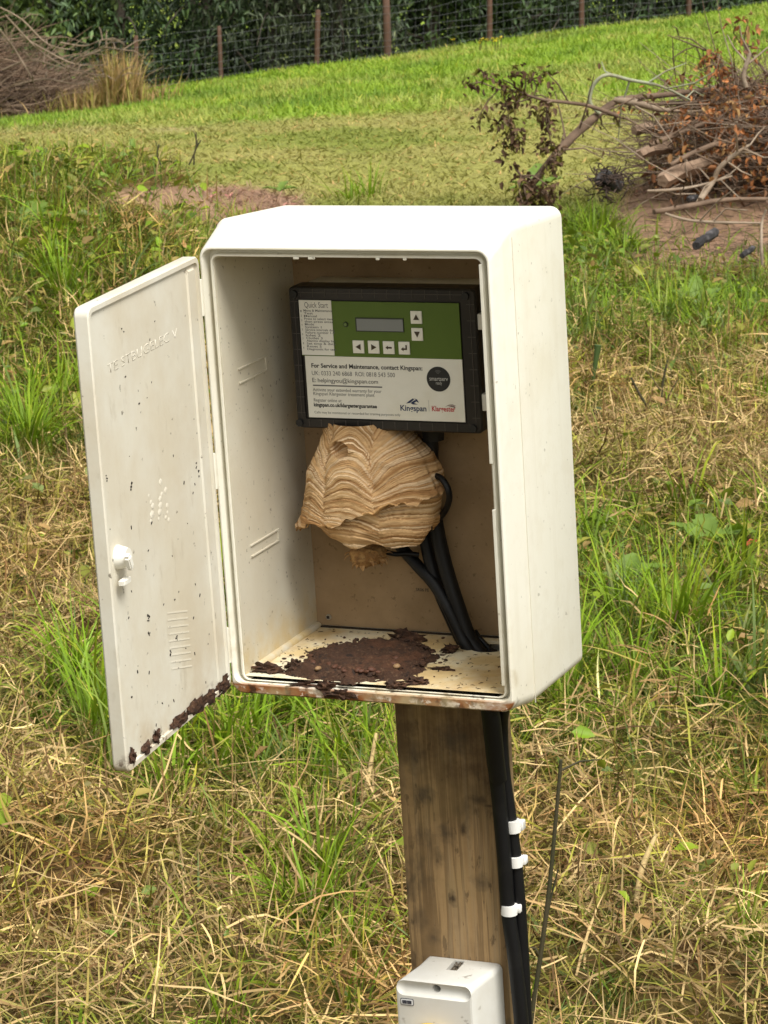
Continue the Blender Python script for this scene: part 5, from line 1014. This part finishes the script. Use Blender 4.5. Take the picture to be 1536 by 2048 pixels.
# ---- isolator switch
ISO = Thing('isolator_switch', 'pale grey rotary isolator switch box low on the post', 'switch', (.002, .17, -.49), M)
iso_m = mat('isolator_plastic', (.64, .63, .58), .45, [dict(scale=70, lo=.66, hi=.74, col=(.15, .12, .08), amt=.7, detail=3), dict(scale=14, lo=.45, hi=.7, col=(.54, .51, .43), amt=.6)], bump=(300, .1, .0006))
IT = -.3262; IFY = .110; ix0, ix1 = -.0363, .0415; fx0, fx1 = -.0436, .0334
def sect(y, x0, x1, zt, r): return rrect(x0, x1, -.49, zt, r, y, 6)
mb = MB(); mb.loops([sect(.1695, ix0 , ix1, IT, .006), sect(.150, ix0 - .001, ix1 - .0018, IT - .0006, .006), sect(.121, fx0 + .0015, fx1 + .0012, IT - .0008, .0065), sect(.1125, fx0 + .0002, fx1 + .0002, IT - .0012, .007), sect(.1105, fx0 + .0004, fx1 - .0004, IT - .0022, .007), sect(.1100, fx0 + .002, fx1 - .002, IT - .004, .006)], (True, True))
body = ISO.part('body', mb, iso_m, smooth=35)
def cut(ob, cutter_mb):
    me = cutter_mb.mesh('cutter'); c_ = bpy.data.objects.new('cutter', me); COL.objects.link(c_); c_.matrix_world = M @ Matrix.Translation(ISO.base)
    md = ob.modifiers.new('cut', 'BOOLEAN'); md.operation = 'DIFFERENCE'; md.object = c_; md.solver = 'EXACT'
    bpy.context.view_layer.update(); dg = bpy.context.evaluated_depsgraph_get(); new = bpy.data.meshes.new_from_object(ob.evaluated_get(dg)); ob.modifiers.clear(); ob.data = new; bpy.data.objects.remove(c_)
def rel(mb): mb.v = [(x - ISO.base.x, y - ISO.base.y, z - ISO.base.z) for x, y, z in mb.v]; return mb
sy, sz, sr = .1075, -.3342, .0082
mb = MB(); X = np.concatenate([fx0 + .0065 + sr * (1 - np.cos(np.linspace(0, 1.5708, 7))) - sr * .75, fx1 - .0065 - sr * (1 - np.cos(np.linspace(1.5708, 0, 7))) + sr * .75])
R = np.concatenate([sr * np.sin(np.linspace(.08, 1.5708, 7)), sr * np.sin(np.linspace(1.5708, .08, 7))]); mb.tube([(x, sy, sz) for x in X], list(R), 28); cut(body, rel(mb))
mb = MB(); mb.tube([(-.0040, .100, sz + .0005), (-.0040, .135, sz + .0005)], .0041, 20); cut(body, rel(mb))
mb = MB(); mb.box(-.0060, .0050, .1445, .1662, IT - .006, IT + .01); cut(body, rel(mb))
body.data.polygons.foreach_set('use_smooth', [True] * len(body.data.polygons)); body.data.set_sharp_from_angle(angle=rad(32))
mb = MB(); mb.box(-.0058, .0048, .1450, .1660, IT - .0058, IT - .0048); 
for k in range(14): mb.tube([(random.uniform(-.004, .004), random.uniform(.152, .165), IT - .005), (random.uniform(-.005, .0045), random.uniform(.155, .165), IT - .0005)], .0006, 4)
ISO.part('slot_dirt', mb, mat('slot_dirt', (.17, .14, .10), .9, [dict(scale=200, lo=.4, hi=.65, col=(.05, .04, .03))]))
mb = MB(); mb.tube([(-.0040, .128, sz + .0005), (-.0040, .127, sz + .0005)], .0036, 16); ISO.part('cover_screw', mb, mat('iso_screw', (.22, .21, .19), .4, metal=.6))
a, b_ = cabpt(801, 1994, 1, .1098), cabpt(828, 2013, 1, .1098)
mb = MB(); mb.loops([rrect(a.x, b_.x, b_.z + .0006, a.z - .0006, .0012, .1099), rrect(a.x, b_.x, b_.z + .0006, a.z - .0006, .0012, .1094)], (True, True)); bdg = ISO.part('badge', mb, mat('badge_dark', (.09, .09, .10), .5))
mb = MB(); mb.loops([rrect(a.x + .0007, b_.x - .0007, b_.z + .0013, a.z - .0013, .0009, .1095), rrect(a.x + .0007, b_.x - .0007, b_.z + .0013, a.z - .0013, .0009, .1092)], (True, True)); ISO.part('badge_plate', mb, mat('badge_light', (.72, .72, .70), .5), parent=bdg)
mb = MB(); xm = (a.x + b_.x) / 2; zt, zb = a.z - .0024, b_.z + .0024
for (x0, x1) in ((a.x + .0020, xm - .0003), (xm + .0003, b_.x - .0020)):
    mb.box(x0, x1, .1088, .1093, zt - .0008, zt); mb.box(x0, x1, .1088, .1093, zb, zb + .0008); mb.box(x0, x0 + .0009, .1088, .1093, zb + .0011, zt - .0011); mb.box(x1 - .0012, x1, .1088, .1093, zb + .0011, (zt + zb) / 2 + .0006 if x0 > xm else zt - .0011)
    mb.box(x0 + .0012, x1 - .0013, .1088, .1093, (zt + zb) / 2 - .0005, (zt + zb) / 2 + .0005)
ISO.part('badge_lettering', mb, mat('badge_ink', (.03, .03, .045), .5), parent=bdg)
yel = mat('yellow_plate', (.72, .47, .06), .4, [dict(scale=40, lo=.5, hi=.8, col=(.6, .38, .06), amt=.5)])
mb = MB(); b = bmesh.new(); bmesh.ops.create_cone(b, cap_ends=True, segments=40, radius1=.027, radius2=.0255, depth=.012); bmesh.ops.bevel(b, geom=[e for e in b.edges if len(e.link_faces) == 2 and e.calc_face_angle(0) > 1], offset=.001, segments=2, affect='EDGES')
mb.bm(b, Matrix.Translation((-.0095, .1035, -.3935)) @ Matrix.Rotation(rad(90), 4, 'X')); dial = ISO.part('yellow_dial', mb, yel, smooth=40)
mb = MB(); mb.box(-.0155, -.0035, .080, .0975, -.415, -.372, .003, 3); ISO.part('red_handle', mb, mat('red_handle', (.45, .03, .02), .4), parent=dial, smooth=40)
